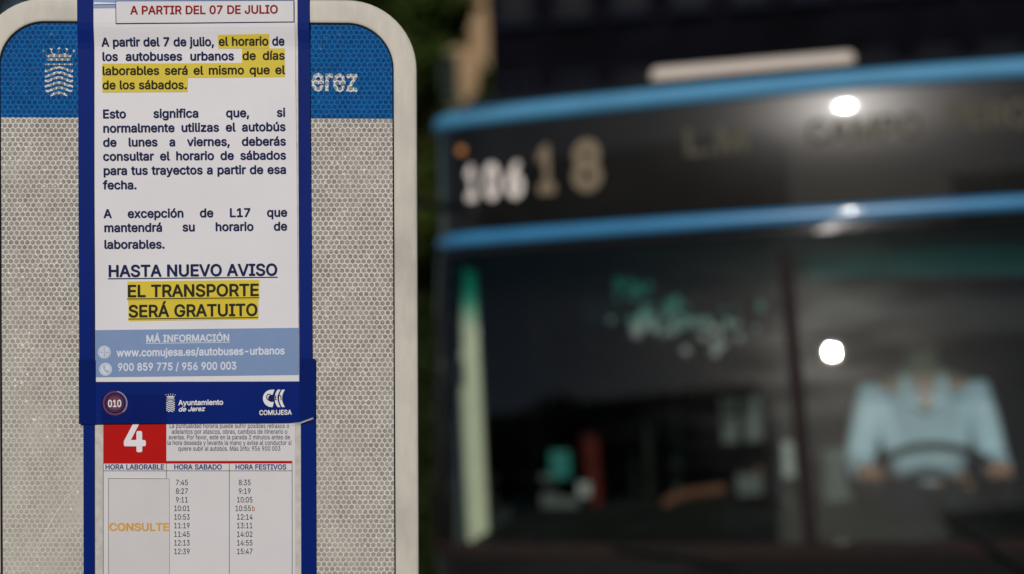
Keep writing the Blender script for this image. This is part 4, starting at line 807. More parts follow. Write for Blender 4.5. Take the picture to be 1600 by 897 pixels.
def rrect(off, bottom=1270, n_=14):
    """rounded outline `off` picture units outside the panel's visible edge, as traced points, clockwise"""
    x0, x1, y0, y1, r = -0.5, 617.5, 34.5, bottom, 73
    pts = []
    for cx, cy, a0 in ((x1 - r, y0 + r, -90), (x1 - r, y1 - r, 0), (x0 + r, y1 - r, 90), (x0 + r, y0 + r, 180)):
        for k in range(n_ + 1):
            a = R(a0 + 90 * k / n_)
            pts.append(tw(cx + (r + off) * math.cos(a), cy + (r + off) * math.sin(a)))
    return pts


prof = [(-0.8, -0.004), (-0.8, 0.0016), (-0.2, 0.0021), (1.2, 0.0025), (4, 0.0026), (17, 0.0027), (30, 0.0026), (33.5, 0.0023), (34.8, 0.0016), (35.2, 0.0), (35.3, -0.006), (33, -0.012), (20, -0.012)]
vs, fs = [], []
rings = [rrect(o_) for o_, _ in prof]
NP = len(rings[0])
for ring, (_, hh) in zip(rings, prof):
    for x, y in ring:
        u, v_ = sp(x, y)
        vs.append((u, -hh, v_))
for i in range(len(prof) - 1):
    for k in range(NP):
        a, c = i * NP + k, i * NP + (k + 1) % NP
        fs.append((a, c, c + NP, a + NP))
me = bpy.data.meshes.new('frame')
me.from_pydata(vs, [], fs)
me.materials.append(M_FRAME)
for p in me.polygons:
    p.use_smooth = True
link('frame', me, bstop)
# back plate and printed sheeting
mb = MB()
ring = rrect(1.0)
loc = [sp(x, y) for x, y in ring]
mb.add([(u, 0.0045, v_) for u, v_ in loc] + [(u, 0.0005, v_) for u, v_ in loc], [tuple(range(NP))[::-1], tuple(range(NP, 2 * NP))] + [(k, (k + 1) % NP, NP + (k + 1) % NP, NP + k) for k in range(NP)])
mb.build('back_plate', M_STEEL, bstop)
RIN = rrect(0.8)
top = [p for p in RIN if p[1] < 180]
ybl, ybr = 183.0, 185.6
vs2 = [sp(*p) for p in RIN]
mb = MB()
mb.add([(u, -0.0002, v_) for u, v_ in vs2], [tuple(range(NP))[::-1]])
mb.build('white_panel', M_WHITEHEX, bstop)
tl = [p for p in RIN if p[1] < 184]
# order: top-right arc then (end) top-left arc
arc_r = [p for p in RIN[:15]]
arc_l = [p for p in RIN[45:60]]
bl_pts = arc_l + arc_r + [(618.0, ybr), (-1.2, ybl)]
mb = MB()
mb.add([(sp(*p)[0], -0.0006, sp(*p)[1]) for p in bl_pts], [tuple(range(len(bl_pts)))[::-1]])
mb.build('blue_panel', M_BLUEHEX, bstop)


# shade in the gap between panel and frame, laid in as a black strip
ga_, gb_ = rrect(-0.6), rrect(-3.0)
MB().add([(sp(*p)[0], -0.0012, sp(*p)[1]) for p in ga_ + gb_], [(k, NP + k, NP + (k + 1) % NP, (k + 1) % NP) for k in range(NP)]).build('gap_shade', mat('black_gap_shade', (0.012, 0.013, 0.016), rough=0.8), bstop)


# crest: crown over a shield of waves
def wave_band(x0, x1, y, th, amp, per, ph=0.0, n_=26):
    up = [(x0 + (x1 - x0) * i / n_, y + amp * math.cos(2 * math.pi * ((x0 + (x1 - x0) * i / n_ - x0) / per) + ph)) for i in range(n_ + 1)]
    return [(x, yy - th / 2) for x, yy in up] + [(x, yy + th / 2) for x, yy in reversed(up)]


def circ(x, y, r, n_=12):
    return [(x + r * math.cos(2 * math.pi * k / n_), y + r * math.sin(2 * math.pi * k / n_)) for k in range(n_)]


def crest(cx, top_, wd, ht, h, m, parent, name):
    lo = []
    f = wd / 46.0
    g = ht / 80.0
    Y = lambda yy: top_ + yy * g
    X = lambda xx: cx + xx * f
    lo.append([(X(-18), Y(17)), (X(18), Y(17)), (X(18), Y(20.5)), (X(-18), Y(20.5))])
    lo.append([(X(-21), Y(10)), (X(-17.5), Y(12)), (X(-10), Y(9)), (X(0), Y(10.5)), (X(10), Y(9)), (X(17.5), Y(12)), (X(21), Y(10)), (X(19), Y(15)), (X(-19), Y(15))])
    for xx, yy in ((-24, 5), (-12, 2.5), (0, 1.2), (12, 2.5), (24, 5)):
        lo.append(circ(X(xx), Y(yy), 2.2 * f, 8))
        lo.append([(X(xx - 0.8), Y(yy + 3)), (X(xx + 0.8), Y(yy + 3)), (X(xx * 0.88 + 0.8), Y(8.2)), (X(xx * 0.88 - 0.8), Y(8.2))])
    lo.append([(X(-22), Y(25)), (X(22), Y(25)), (X(22), Y(27.5)), (X(-22), Y(27.5))])
    for k, (hw, yy) in enumerate(((22, 34), (22, 42), (22, 50), (22, 58), (21, 66), (13, 74))):
        lo.append(wave_band(X(-hw), X(hw), Y(yy), 4.0 * g, 2.8 * g, 44 * f, 0 if hw > 20 else math.pi * 2 * (22 - 13) / 44))
    vs, fs = [], []
    for l in lo:
        a, b = fill_loops([[(x, -y) for x, y in l]])
        k = len(vs)
        vs += [lay(x, -y, h) for x, y in a]
        fs += [tuple(k + i for i in q) for q in b]
    me = bpy.data.meshes.new(name)
    me.from_pydata(vs, [], fs)
    me.materials.append(m)
    return link(name, me, parent)


crest(92.5, 75, 46, 79, 0.0010, M_WHITEPRINT, bstop, 'crest')
o = printed('town_name', BOLD, 'erez', (487, 141), (558.5, 142.6), 33.5, 0.0010, M_WHITEPRINT, bstop)
printed('town_initial', BOLD, 'J', (469, 141), (483.5, 141), 33.5, 0.0010, M_WHITEPRINT, bstop)
# scratches and lifted bubbles in the film, worst low down at the left
M_SCR = mat('scratch_white', (0.66, 0.65, 0.60), rough=0.5, var=0.2, scale=300)
sv, sf = [], []


def scratch(pts, wd):
    for (x0, y0), (x1, y1) in zip(pts, pts[1:]):
        L_ = math.hypot(x1 - x0, y1 - y0)
        ax, ay = -(y1 - y0) / L_ * wd, (x1 - x0) / L_ * wd
        k = len(sv)
        sv.extend([lay(x0 - ax, y0 - ay, 0.0005), lay(x1 - ax * 0.8, y1 - ay * 0.8, 0.0005), lay(x1 + ax * 0.8, y1 + ay * 0.8, 0.0005), lay(x0 + ax, y0 + ay, 0.0005)])
        sf.append((k, k + 1, k + 2, k + 3))


scratch([(58, 862), (68, 838), (82, 812), (100, 784), (119, 762), (130, 750)], 0.7)
scratch([(70, 850), (84, 822), (104, 792)], 0.4)
for _ in range(70):
    x0, y0 = random.uniform(4, 120), 900 - abs(random.gauss(0, 150))
    a_ = R(random.gauss(-58, 25))
    q = random.uniform(2, 12)
    scratch([(x0, y0), (x0 + q * math.cos(a_) * 0.5 + random.uniform(-1, 1), y0 + q * math.sin(a_) * 0.5), (x0 + q * math.cos(a_), y0 + q * math.sin(a_))], random.uniform(0.2, 0.45))
for _ in range(150):
    x0, y0 = random.choice(((random.uniform(2, 122), 930 - abs(random.gauss(0, 200))), (random.uniform(494, 612), random.uniform(200, 950))))
    if y0 < 200:
        continue
    q = random.uniform(0.7, 1.5)
    scratch([(x0, y0), (x0 + q, y0 + q * 1.2), (x0 + 2 * q, y0)], random.uniform(0.35, 0.6))
me = bpy.data.meshes.new('scratches')
me.from_pydata(sv, [], sf)
me.materials.append(M_SCR)
o = link('scratches', me, bstop)
o['kind'] = 'stuff'
# post and brackets behind the plate
pu, pv = sp(308, 900)
vtop = sp(308, 60)[1]
MB().tube([(pu, 0.05, -0.3), (pu, 0.05, vtop)], 0.03, 20).build('post', M_STEEL, bstop, smooth=False)
for py in (160, 1120):
    zc = sp(308, py)[1]
    MB().box(pu - 0.12, pu + 0.12, 0.0048, 0.0195, zc - 0.02, zc + 0.02).build('bracket', M_STEEL, bstop, bevel=0.002)

# --- timetable sheet, in its clear margin
HT = 0.0011
tt = empty('timetable_sheet', Vector(ROOT), (0, SR, 0))
tag(tt, 'white timetable sheet of route 4 hour columns, taped under the yellow marked notice', 'timetable')
sheet('plastic_margin', [(148, 604), (471, 604), (472, 1180), (148, 1180)], 0.0008, M_SLEEVE, tt, 0, 6, 20)
sheet('paper', [(161.5, 600), (461, 600), (463, 1160), (161.5, 1160)], HT, M_PAPER2, tt, 0, 8, 20)
E1 = HT + 0.00012
E2 = HT + 0.00024
poly('route_box', [[(161.8, 655), (260.4, 655), (260.4, 723.5), (161.8, 724)]], E1, M_RED, tt)
poly('red_rule', [[(161.8, 720.2), (457, 720.0), (457, 724), (161.8, 724.3)]], E1 + 0.00005, M_RED, tt)
printed('route_number', BOLD, '4', (194, 704.5), (228.5, 704.3), 46, E2, M_WHITE, tt)
for s_, x0, y0, x1 in (('La puntualidad horaria puede sufrir posibles retrasos o', 265, 668.7, 452),
                       ('adelantos por atascos, obras, cambios de itinerario o', 268.6, 677.7, 449.3),
                       ('averías. Por favor, esté en la parada 3 minutos antes de', 263.8, 686.4, 453.4),
                       ('la hora deseada y levante la mano y avise al conductor si', 261.9, 695.1, 455.8),
                       ('quiere subir al autobús. Más Info: 956 900 003', 278.8, 704.2, 438.7)):
    printed('printed_line', REG, s_, (x0, y0), (x1, y0), 7.0, E1, M_SMALL, tt)
for s_, x0, x1 in (('HORA LABORABLE', 165, 257), ('HORA SABADO', 272.3, 347), ('HORA FESTIVOS', 368, 447.6)):
    printed('column_heading', BOLD, s_, (x0, 733.3), (x1, 733.3), 7.6, E1, M_HDR, tt)
for x0 in (161.8, 260.4, 358.6, 456.7):
    poly('table_rule', [[(x0 - 0.5, 724), (x0 + 0.5, 724), (x0 + 0.8, 1140), (x0 - 0.2, 1140)]], E1, M_RULE, tt)
poly('table_rule', [[(161.8, 735.0), (457, 735.0), (457, 736.1), (161.8, 736.1)]], E1, M_RULE, tt)
for k, (a_, b_) in enumerate((('7:45', '8:35'), ('8:27', '9:19'), ('9:11', '10:05'), ('10:01', '10:55'), ('10:53', '12:14'), ('11:19', '13:11'), ('11:45', '14:02'), ('12:13', '14:55'), ('12:39', '15:47'))):
    yb = 758.0 + 13.45 * k
    for t_, xc_ in ((a_, 284.6), (b_, 380.2 if b_ == '10:55' else 382.7)):
        hw_ = 9.8 if len(t_) == 4 else 12.6
        printed('departure_time', REG, t_, (xc_ - hw_, yb), (xc_ + hw_, yb), 8.5, E1, M_INK, tt)
printed('footnote_mark', REG, 'b', (393.8, 758 + 13.45 * 3), (398.6, 758 + 13.45 * 3), 8.5, E1, M_FOOT, tt)

# --- patch of paper over the first column
pp = empty('paper_patch', Vector(ROOT), (0, SR, 0))
tag(pp, 'small white paper patch reading CONSULTE stuck over the first timetable column', 'paper patch')
sheet('paper', [(169.6, 746.5), (265.0, 747.2), (266.0, 1140), (170.4, 1140)], 0.0019, M_PAPER3, pp, 0.00012, 6, 24, thick=0.0005)
poly('edge_shadow', [[(169.6, 746.6), (265, 747.2), (265, 748.0), (170.6, 747.6), (171.2, 1140), (170.2, 1140)]], 0.0022, M_EDGESH, pp, 0.00012)  # grey border line with the patch's edge shadow drawn in
printed('printed_word', BOLD, 'CONSULTE', (171.5, 828.8), (265.0, 828.8), 11.6, 0.0022, M_ORANGE, pp, wave=0.00012)

# --- the notice
HN = 0.0016
WV = 0.00034
nt_ = empty('notice_sheet', Vector(ROOT), (0, SR, 0))
tag(nt_, 'tall printed white notice with yellow highlighted lines, taped down both sides', 'notice')
sheet('paper', [(147.5, -1.5), (460.6, -1.5), (467.6, 595.9), (149.8, 596.6)], HN, M_PAPER, nt_, WV, 12, 80)
sheet('plastic_margin', [(460.4, -1.5), (466.3, -1.5), (470.5, 597), (467.4, 597)], 0.0010, M_SLEEVE, nt_, 0, 2, 80, rough_edge=1.3)
F1 = HN + 0.00030
F2 = HN + 0.00045
F3 = HN + 0.00060


def P_(name, loops, h, m):
    return poly(name, loops, h, m, nt_, WV)


def strip_poly(name, tl_, tr_, br_, bl_, h, m):
    """a printed block, cut up so that it follows the paper"""
    return sheet(name, [tl_, tr_, br_, bl_], h, m, nt_, WV, 10, 12, thick=0.0001)


strip_poly('header_block', (147.8, -1.4), (460, -1.4), (460.8, 12.5), (148.3, 14.5), F1, M_SKYINK)
strip_poly('date_box_border', (182.2, 3.0), (460.8, 2.0), (461, 36.4), (182.8, 39.2), F2, M_NAVY)
strip_poly('date_box', (183.4, 4.0), (459.6, 3.0), (459.8, 35.2), (184.0, 37.8), F2 + 0.00012, M_BOX)
printed('printed_line', BOLD, 'A PARTIR DEL 07 DE JULIO', (206, 24.2), (435.4, 22.6), 12.6, F3 + 0.0001, M_REDINK, nt_, wave=WV)
for a in (((341.4, 55.4), (421.2, 54.2), (421.2, 76.0), (341.4, 76.6)), ((378.4, 76.8), (445.4, 76.2), (445.4, 99.1), (378.4, 99.5)),
          ((160.2, 99.9), (445.6, 98.7), (445.6, 121), (160.4, 122.6)), ((160.4, 122.4), (294, 121.8), (294, 144.2), (160.6, 145))):
    strip_poly('highlight', *a, F1, M_YEL)
SXB = 0.96 * 94.5 / (word_w(BOLD, 'laborables.') * 0.0126)
body = [
    ('A partir del 7 de julio,', (160, 73.2), (335, 72.2), 'fit', 0), ('el horario', (342.5, 72.1), (420, 71.7), 'fit', 1), ('de', (426, 71.6), (445, 71.5), 'fit', 0),
    ('los autobuses urbanos', (160.5, 95.5), (366, 94.3), 'just', 0), ('de días', (379.5, 94.2), (445.3, 93.8), 'just', 1),
    ('laborables será el mismo que el', (160.7, 117.8), (445.4, 116.2), 'just', 1),
    ('de los sábados.', (161, 139.9), (292.5, 139.5), 'fit', 1),
    ('Esto significa que, si', (161.3, 185.1), (446.2, 182.6), 'just', 0),
    ('normalmente utilizas el autobús', (161.8, 207.4), (446.5, 204.8), 'just', 0),
    ('de lunes a viernes, deberás', (162, 229.3), (447, 227.4), 'just', 0),
    ('consultar el horario de sábados', (162, 251.3), (447.2, 249.2), 'just', 0),
    ('para tus trayectos a partir de esa', (162.4, 273.5), (447.6, 271.5), 'just', 0),
    ('fecha.', (162.4, 295.9), (214.2, 295.6), 'fit', 0),
    ('A excepción de L17 que', (163.2, 340.7), (449, 338.4), 'just', 0),
    ('mantendrá su horario de', (163.5, 362.6), (449, 360), 'just', 0),
    ('laborables.', (163.5, 388.6), (258, 388.2), 'fit', 0),
]
for s_, a, b, mode, yl in body:
    printed('printed_line', BOLD, s_, a, b, 13.0, F2, M_YINK if yl else M_NAVY, nt_, mode, SXB, WV)
for a in (((199.6, 440.0), (405.4, 437.5), (405.4, 467.5), (199.8, 469.6)), ((201.2, 469.8), (404.2, 467.8), (404.2, 498.8), (201.4, 501.8))):
    strip_poly('highlight', *a, F1, M_YEL)
for s_, a, b, cap_, m, m2 in (('HASTA NUEVO AVISO', (169.8, 432.6), (433.8, 430.2), 17.6, M_NAVY, 1.6),
                              ('EL TRANSPORTE', (199.9, 464.2), (405.2, 462.2), 18.2, M_YINK, 1.5),
                              ('SERÁ GRATUITO', (202, 495.6), (403, 493.2), 18.2, M_YINK, 1.5)):
    printed('printed_line', BOLD, s_, a, b, cap_, F2, m, nt_, wave=WV)
    strip_poly('underline', (a[0] - 0.5, a[1] + 2.3), (b[0] + 0.5, b[1] + 2.3), (b[0] + 0.5, b[1] + 2.3 + m2), (a[0] - 0.5, a[1] + 2.3 + m2), F2, m)
strip_poly('contact_block', (149.8, 515.9), (466.8, 512.3), (467.3, 585.8), (149.9, 589.4), F1, M_SKYINK)
printed('printed_line', BOLD, 'MÁ INFORMACIÓN', (229.3, 534.7), (359.4, 532.9), 10.6, F2, M_PALE, nt_, wave=WV)
strip_poly('underline', (229, 536.2), (359.8, 534.4), (359.8, 535.4), (229, 537.2), F2, M_PALE)
printed('printed_line', BOLD, 'www.comujesa.es/autobuses-urbanos', (183.4, 557.0), (445.3, 553.4), 11.4, F2, M_PALE, nt_, wave=WV)
printed('printed_line', BOLD, '900 859 775 / 956 900 003', (185, 579.4), (370.5, 577.0), 11.4, F2, M_PALE, nt_, wave=WV)
M_ICON = mat('icon_grey', (0.33, 0.42, 0.58), rough=0.5)


def ringl(x, y, r1, r2, n_=24):
    return [circ(x, y, r1, n_), circ(x, y, r2, n_)]


P_('globe_icon', [circ(164, 550.3, 10, 24)], F2, M_PALE)
P_('globe_lines', ringl(164, 550.3, 8.6, 7.6), F3, M_ICON)
P_('globe_lines', [[(156, 549.8), (172, 549.8), (172, 550.8), (156, 550.8)]], F3, M_ICON)
P_('globe_lines', [[(163.5, 542.5), (164.5, 542.5), (164.5, 558), (163.5, 558)]], F3 + 0.00003, M_ICON)
P_('globe_lines', ringl(164, 550.3, 4.8, 4.0), F3 + 0.00006, M_ICON)
P_('telephone_icon', [circ(166, 577, 10, 24)], F2, M_PALE)
P_('telephone_mark', ringl(166, 577, 8.4, 7.6), F3, M_ICON)
P_('telephone_mark', [[(162, 571.5), (164.6, 570.8), (165.8, 573.6), (164.4, 575.2), (167.4, 579.0), (169.2, 577.8), (171.6, 579.4), (170.2, 582.4), (166.5, 582.0), (162.6, 577.2)]], F3 + 0.00003, M_ICON)

sheet('film_glare', [(149, 5.5), (183, 6.5), (183, 8.0), (149, 8.6)], HN + 0.0012, M_WHITE, nt_, WV, 4, 2, thick=0.0003)  # white strip drawn for a line of glare
# --- tape
def tape(label, corners, h, m, group='strips of blue tape on the sign', wave=0.00015, ny=60, nx=4):
    o_ = sheet('tape_strip', corners, h, m, None, wave, nx, ny, thick=0.0004)
    o_.location = ROOT
    o_.rotation_euler = (0, SR, 0)
    return tag(o_, label, 'tape', group)


tape('long blue tape strip down the left edge of the notice', [(122.8, -3), (147.6, -3), (148.6, 600), (125, 600)], 0.0027, M_TAPE)
tape('long blue tape strip down the right edge of the notice', [(465.8, -3), (484.0, -3), (488.6, 600), (468.4, 600)], 0.0027, M_TAPE)
tape('lower blue tape strip down the left edge of the timetable', [(131.3, 640), (148.3, 640), (148.8, 1190), (132.2, 1190)], 0.0024, M_TAPE)
tape('lower blue tape strip down the right edge of the timetable', [(470.4, 640), (493.6, 640), (495.2, 1190), (472, 1190)], 0.0024, M_TAPE)
band = empty('tape_band', Vector(ROOT), (0, SR, 0))
tag(band, 'wide blue tape band across the sign with the white crest and round ring mark', 'tape', 'strips of blue tape on the sign')
sheet('band', [(125, 597.6), (492.5, 596.4), (493, 659.8), (125.2, 662.3)], 0.0033, M_TAPE, band, 0.0001, 30, 8, thick=0.0004)
sheet('overlap', [(124.7, 562), (150, 562), (150.2, 662), (125.0, 662.4)], 0.0038, M_TAPE2, band, 0.0001, 4, 12, thick=0.0003)
sheet('overlap', [(468.5, 560), (493.4, 560.5), (493.2, 652), (468.5, 660)], 0.0038, M_TAPE2, band, 0.0001, 4, 12, thick=0.0003)
sheet('red_print_showing_through', [(160, 616), (262, 616), (262, 661), (160, 661.5)], 0.0035, M_TAPEDK, band, 0.0001, 6, 6, thick=0.0002)
BH = 0.0041


def B_(name, loops, m, dh=0.0):
    return poly(name, loops, BH + dh, m, band)


B_('ring_mark', ringl(181.5, 629.8, 19, 16.2, 32), M_MAROON)
B_('ring_mark', ringl(181.5, 629.8, 13.5, 12.4, 32), M_MAROON, 0.0001)
B_('ring_mark', [circ(181.5, 629.8, 11.2, 28)], M_MAROON, 0.00005)
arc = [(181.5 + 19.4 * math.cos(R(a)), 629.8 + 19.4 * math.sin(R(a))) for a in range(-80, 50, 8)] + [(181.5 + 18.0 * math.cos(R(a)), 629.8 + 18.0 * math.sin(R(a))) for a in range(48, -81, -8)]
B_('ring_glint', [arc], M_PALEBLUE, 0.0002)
printed('ring_number', BOLD, '010', (170.5, 635.5), (191.5, 635.3), 10.5, BH + 0.0003, M_WHITE, band)
crest(268, 615, 14, 30, BH, M_WHITE, band, 'small_crest')
printed('council_name', BOLD, 'Ayuntamiento', (280.3, 632.9), (350, 632.0), 7.6, BH, M_WHITE, band)
printed('town_name', BOLD, 'de Jerez', (280.3, 642.6), (321, 641.8), 6.8, BH, M_WHITE, band, slant=0.25)
printed('operator_name', BOLD, 'COMUJESA', (406.3, 648.2), (456.5, 647.4), 7.2, BH, M_WHITE, band)


def cstroke(cx, cy, ro, ri, x_end, n_=14):
    pts = [(cx + ro * math.cos(R(a)), cy + ro * 1.0 * math.sin(R(a))) for a in [90 + 180 * k / n_ for k in range(n_ + 1)]]
    ins = [(cx + ri * math.cos(R(a)), cy + ri * math.sin(R(a))) for a in [270 - 180 * k / n_ for k in range(n_ + 1)]]
    return [(x_end, cy + ro)] + pts + [(x_end + 3, cy - ro), (x_end, cy - ri)] + ins + [(x_end + 2, cy + ri)]


B_('operator_logo', [cstroke(425.5, 622.3, 13.6, 5.6, 427)], M_WHITE)
for cx in (432.5, 439.5):
    ss = []
    for k in range(13):
        a = -1 + 2 * k / 12
        ss.append((cx + 4.6 * a * a * (1 if a < 0 else 1) - 2.4, 622.3 + 13.6 * a))
    B_('operator_logo', [ss + [(x + 4.6, y) for x, y in reversed(ss)]], M_WHITE, 0.00003)
printed('overprinted_word', REG, 'Can', (416.8, 625.6), (441.5, 624.8), 10.2, BH + 0.0002, M_INK, band)
# a lifted crease of clear film, its highlight coloured in white, at the band's corner
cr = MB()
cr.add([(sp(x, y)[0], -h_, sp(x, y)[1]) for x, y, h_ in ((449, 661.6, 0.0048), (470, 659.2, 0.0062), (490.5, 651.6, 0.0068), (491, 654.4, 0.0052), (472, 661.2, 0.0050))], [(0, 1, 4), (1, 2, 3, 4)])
cr.build('film_glare', M_WHITE, band)


# ================================================================== THE BUS
BUSROT = (0, 0, R(-PSI))
bus = empty('city_bus', BO, BUSROT)
tag(bus, 'black and blue city bus showing route number 18 above its windscreen, route display unlit', 'bus')
M_BLK = mat('black_bus_paint', (0.010, 0.010, 0.011), rough=0.3, var=0.1, coat=0.5)
M_RUB = mat('black_rubber', (0.012, 0.012, 0.012), rough=0.7, var=0.2)
M_BLUE = mat('sky_blue_bus_paint', (0.040, 0.215, 0.43), rough=0.30, var=0.10, scale=7, coat=0.6)
M_BLUEM = mat('weathered_sky_blue_paint', (0.060, 0.26, 0.46), rough=0.6, var=0.12, scale=6)
M_DISP = mat('smoked_display_glass', (0.008, 0.008, 0.008), rough=0.38, var=0.3, scale=5, coat=0.8, coat_rough=0.03)
M_DISP.node_tree.nodes['Principled BSDF'].inputs['Specular IOR Level'].default_value = 0.13
M_DISP.node_tree.nodes['Principled BSDF'].inputs['Roughness'].default_value = 0.25
M_LED = mat('unlit_amber_led_dots', (0.165, 0.125, 0.075), rough=0.6, var=0.2, scale=200)
M_LEDDIM = mat('dim_led_dots', (0.085, 0.08, 0.058), rough=0.6, var=0.3, scale=200)
M_FLEET = mat('white_vinyl', (0.78, 0.72, 0.68), rough=0.5, var=0.05)
M_AMBER = mat('amber_marker_lens', (0.55, 0.22, 0.06), rough=0.25, var=0.1, coat=0.5)
M_CREAM = mat('cream_roof_unit', (0.56, 0.50, 0.44), rough=0.5, var=0.05)
M_POST = mat('pale_lime_pillar_trim', (0.72, 0.72, 0.52), rough=0.6, var=0.1)
M_DASH = mat('dark_dashboard', (0.020, 0.022, 0.020), rough=0.6, var=0.4, scale=8)
M_DARK = mat('dark_interior_lining', (0.012, 0.013, 0.014), rough=0.7, var=0.3, scale=6)
M_GREY = mat('grey_interior_trim', (0.095, 0.11, 0.105), rough=0.6, var=0.3, scale=7)
M_VISOR = mat('grey_visor', (0.06, 0.10, 0.12), rough=0.7, var=0.3, scale=5)
M_BLIND = mat('grey_roller_blind', (0.060, 0.064, 0.070), rough=0.8, var=0.2, scale=9)
M_SEAT = mat('dark_seat_fabric', (0.012, 0.018, 0.030), rough=0.9, var=0.4, scale=40)
M_SEATR = mat('red_seat_trim', (0.085, 0.014, 0.011), rough=0.6, var=0.3)
M_ORRAIL = mat('orange_handrail', (0.15, 0.062, 0.034), rough=0.4, var=0.15)
M_STRAP_REFL = mat('pale_strap_and_reflection', (0.34, 0.37, 0.35), rough=0.5, var=0.1)
M_TEAL = mat('teal_plastic', (0.006, 0.17, 0.145), rough=0.5, var=0.1)
M_SEAL = mat('brown_rubber_seal', (0.020, 0.014, 0.013), rough=0.7, var=0.2)
M_BROWN = mat('brown_rubber_divider', (0.013, 0.009, 0.009), rough=0.6, var=0.2)
M_TYRE = mat('tyre_rubber', (0.02, 0.02, 0.02), rough=0.85, var=0.2)
M_LAMP = mat('clear_lamp_lens', (0.5, 0.52, 0.55), rough=0.1, var=0.1, coat=1)
M_WSCR = glassmat('windscreen_glass', (0.87, 0.91, 0.90), gloss=1.0, rough=0.012, top=(0.20, 0.62, 0.58), zlo=ZL - 0.24, zhi=ZL - 0.14, film=0.055)
M_SIDEG = glassmat('tinted_side_glass', (0.35, 0.42, 0.40), gloss=1.0, rough=0.01)

# plan outline of the front: gentle bow, rounded corners, straight flanks
HALF = 1.07
RC = 0.22
slope = math.atan(2 * CV * HALF)
plan_r = [(HALF * k / 16, CV * (HALF * k / 16) ** 2, 2 * CV * HALF * k / 16) for k in range(0, 17)]
cxr = HALF - RC * math.sin(slope)
cyr = CV * HALF ** 2 + RC * math.cos(slope)
PATH = []
for l, b, s_ in plan_r:
    nx_, ny_ = s_, -1.0
    q = math.hypot(nx_, ny_)
    PATH.append((l, b, nx_ / q, ny_ / q))
for k in range(1, 9):
    a = -math.pi / 2 + slope + (math.pi / 2 - slope) * k / 8
    PATH.append((cxr + RC * math.cos(a), cyr + RC * math.sin(a), math.cos(a), math.sin(a)))
LMAX = cxr + RC
FRONT_R = list(PATH)
SIDE_END = 9.2
full_r = FRONT_R + [(LMAX, yy, 1.0, 0.0) for yy in (0.8, 1.6, 2.6, 4.0, 5.5, 7.0, 8.6, SIDE_END)]


def mirror(p):
    return [(-l, b, -nx_, ny_) for l, b, nx_, ny_ in reversed(p[1:])] + list(p)


FRONTP = mirror(FRONT_R)
FULLP = mirror(full_r)
CURVEP = [p for p in FRONTP]


def yawb(z, l):
    return -0.022 * l if z > ZL - 0.05 else 0.0


def shell(path, zs, off=0.0, t=0.03):
    mb = MB()
    n_ = len(path)
    V = []
    for o_ in (off, off - t):
        for z in zs:
            sb = sback(z)
            for l, b, nx_, ny_ in path:
                V.append((l + nx_ * o_, b + sb + yawb(z, l) * (1 if b < 0.5 else 0) + ny_ * o_, z))
    m_ = len(zs)
    F = []
    N = n_ * m_
    for j in range(m_ - 1):
        for i in range(n_ - 1):
            a = j * n_ + i
            F.append((a, a + 1, a + n_ + 1, a + n_))
            F.append((N + a, N + a + n_, N + a + n_ + 1, N + a + 1))
    for i in range(n_ - 1):
        F.append((i, N + i, N + i + 1, i + 1))
        a = (m_ - 1) * n_ + i
        F.append((a, a + 1, N + a + 1, N + a))
    for j in range(m_ - 1):
        a = j * n_
        F.append((a, a + n_, N + a + n_, N + a))
        a = j * n_ + n_ - 1
        F.append((a, N + a, N + a + n_, a + n_))
    return mb.add(V, F)


def moulding(path, zc, rz, ro, k_=9):
    V, F = [], []
    n_ = len(path)
    for k in range(k_):
        a = -math.pi / 2 + math.pi * k / (k_ - 1)
        z = zc + rz * math.sin(a)
        for l, b, nx_, ny_ in path:
            o_ = ro * math.cos(a) - 0.004
            V.append((l + nx_ * o_, b + sback(zc) + yawb(zc, l) * (1 if b < 0.5 else 0) + ny_ * o_, z))
    for k in range(k_ - 1):
        for i in range(n_ - 1):
            a = k * n_ + i
            F.append((a, a + 1, a + n_ + 1, a + n_))
    for i in range(n_ - 1):
        a = (k_ - 1) * n_ + i
        F.append((a, a + 1, i + 1, i))
    return MB().add(V, F)


def lin(a, b, k):
    return [a + (b - a) * i / (k - 1) for i in range(k)]


def front_seg(l0_, l1_, k=24):
    return [(l, CV * l * l, 2 * CV * l / math.hypot(2 * CV * l, 1), -1 / math.hypot(2 * CV * l, 1)) for l in lin(l0_, l1_, k)]


GT = ZL - 0.045            # top of the glass
shell(FRONTP, lin(ZL + 0.028, ZT - 0.030, 14), 0.0, 0.03).build('display_glass', M_DISP, bus, smooth=True)
moulding(FULLP, ZT, 0.034, 0.030).build('upper_blue_moulding', M_BLUEM, bus, smooth=True)
moulding(FULLP, ZL, 0.026, 0.024).build('lower_blue_moulding', M_BLUE, bus, smooth=True)
shell(FRONTP, [GT - 0.012, ZL - 0.026], 0.004, 0.04).build('windscreen_header', M_BLK, bus)
shell(CURVEP[2:-2], lin(ZB + 0.02, GT - 0.014, 8), -0.004, 0.004).build('windscreen', M_WSCR, bus, smooth=True)
shell(CURVEP[2:-2], [ZB - 0.022, ZB + 0.018], 0.006, 0.03).build('windscreen_seal', M_SEAL, bus)
for rng in (FULLP[:11 + 0], FULLP[-11:]):
    pass
PIL_L = [p for p in FRONTP if p[0] < -1.205]
PIL_R = [p for p in FRONTP if p[0] > 1.205]
for P2 in (PIL_L, PIL_R):
    shell(P2, lin(ZB - 0.02, GT - 0.012, 6), 0.006, 0.05).build('corner_pillar', M_BLK, bus)
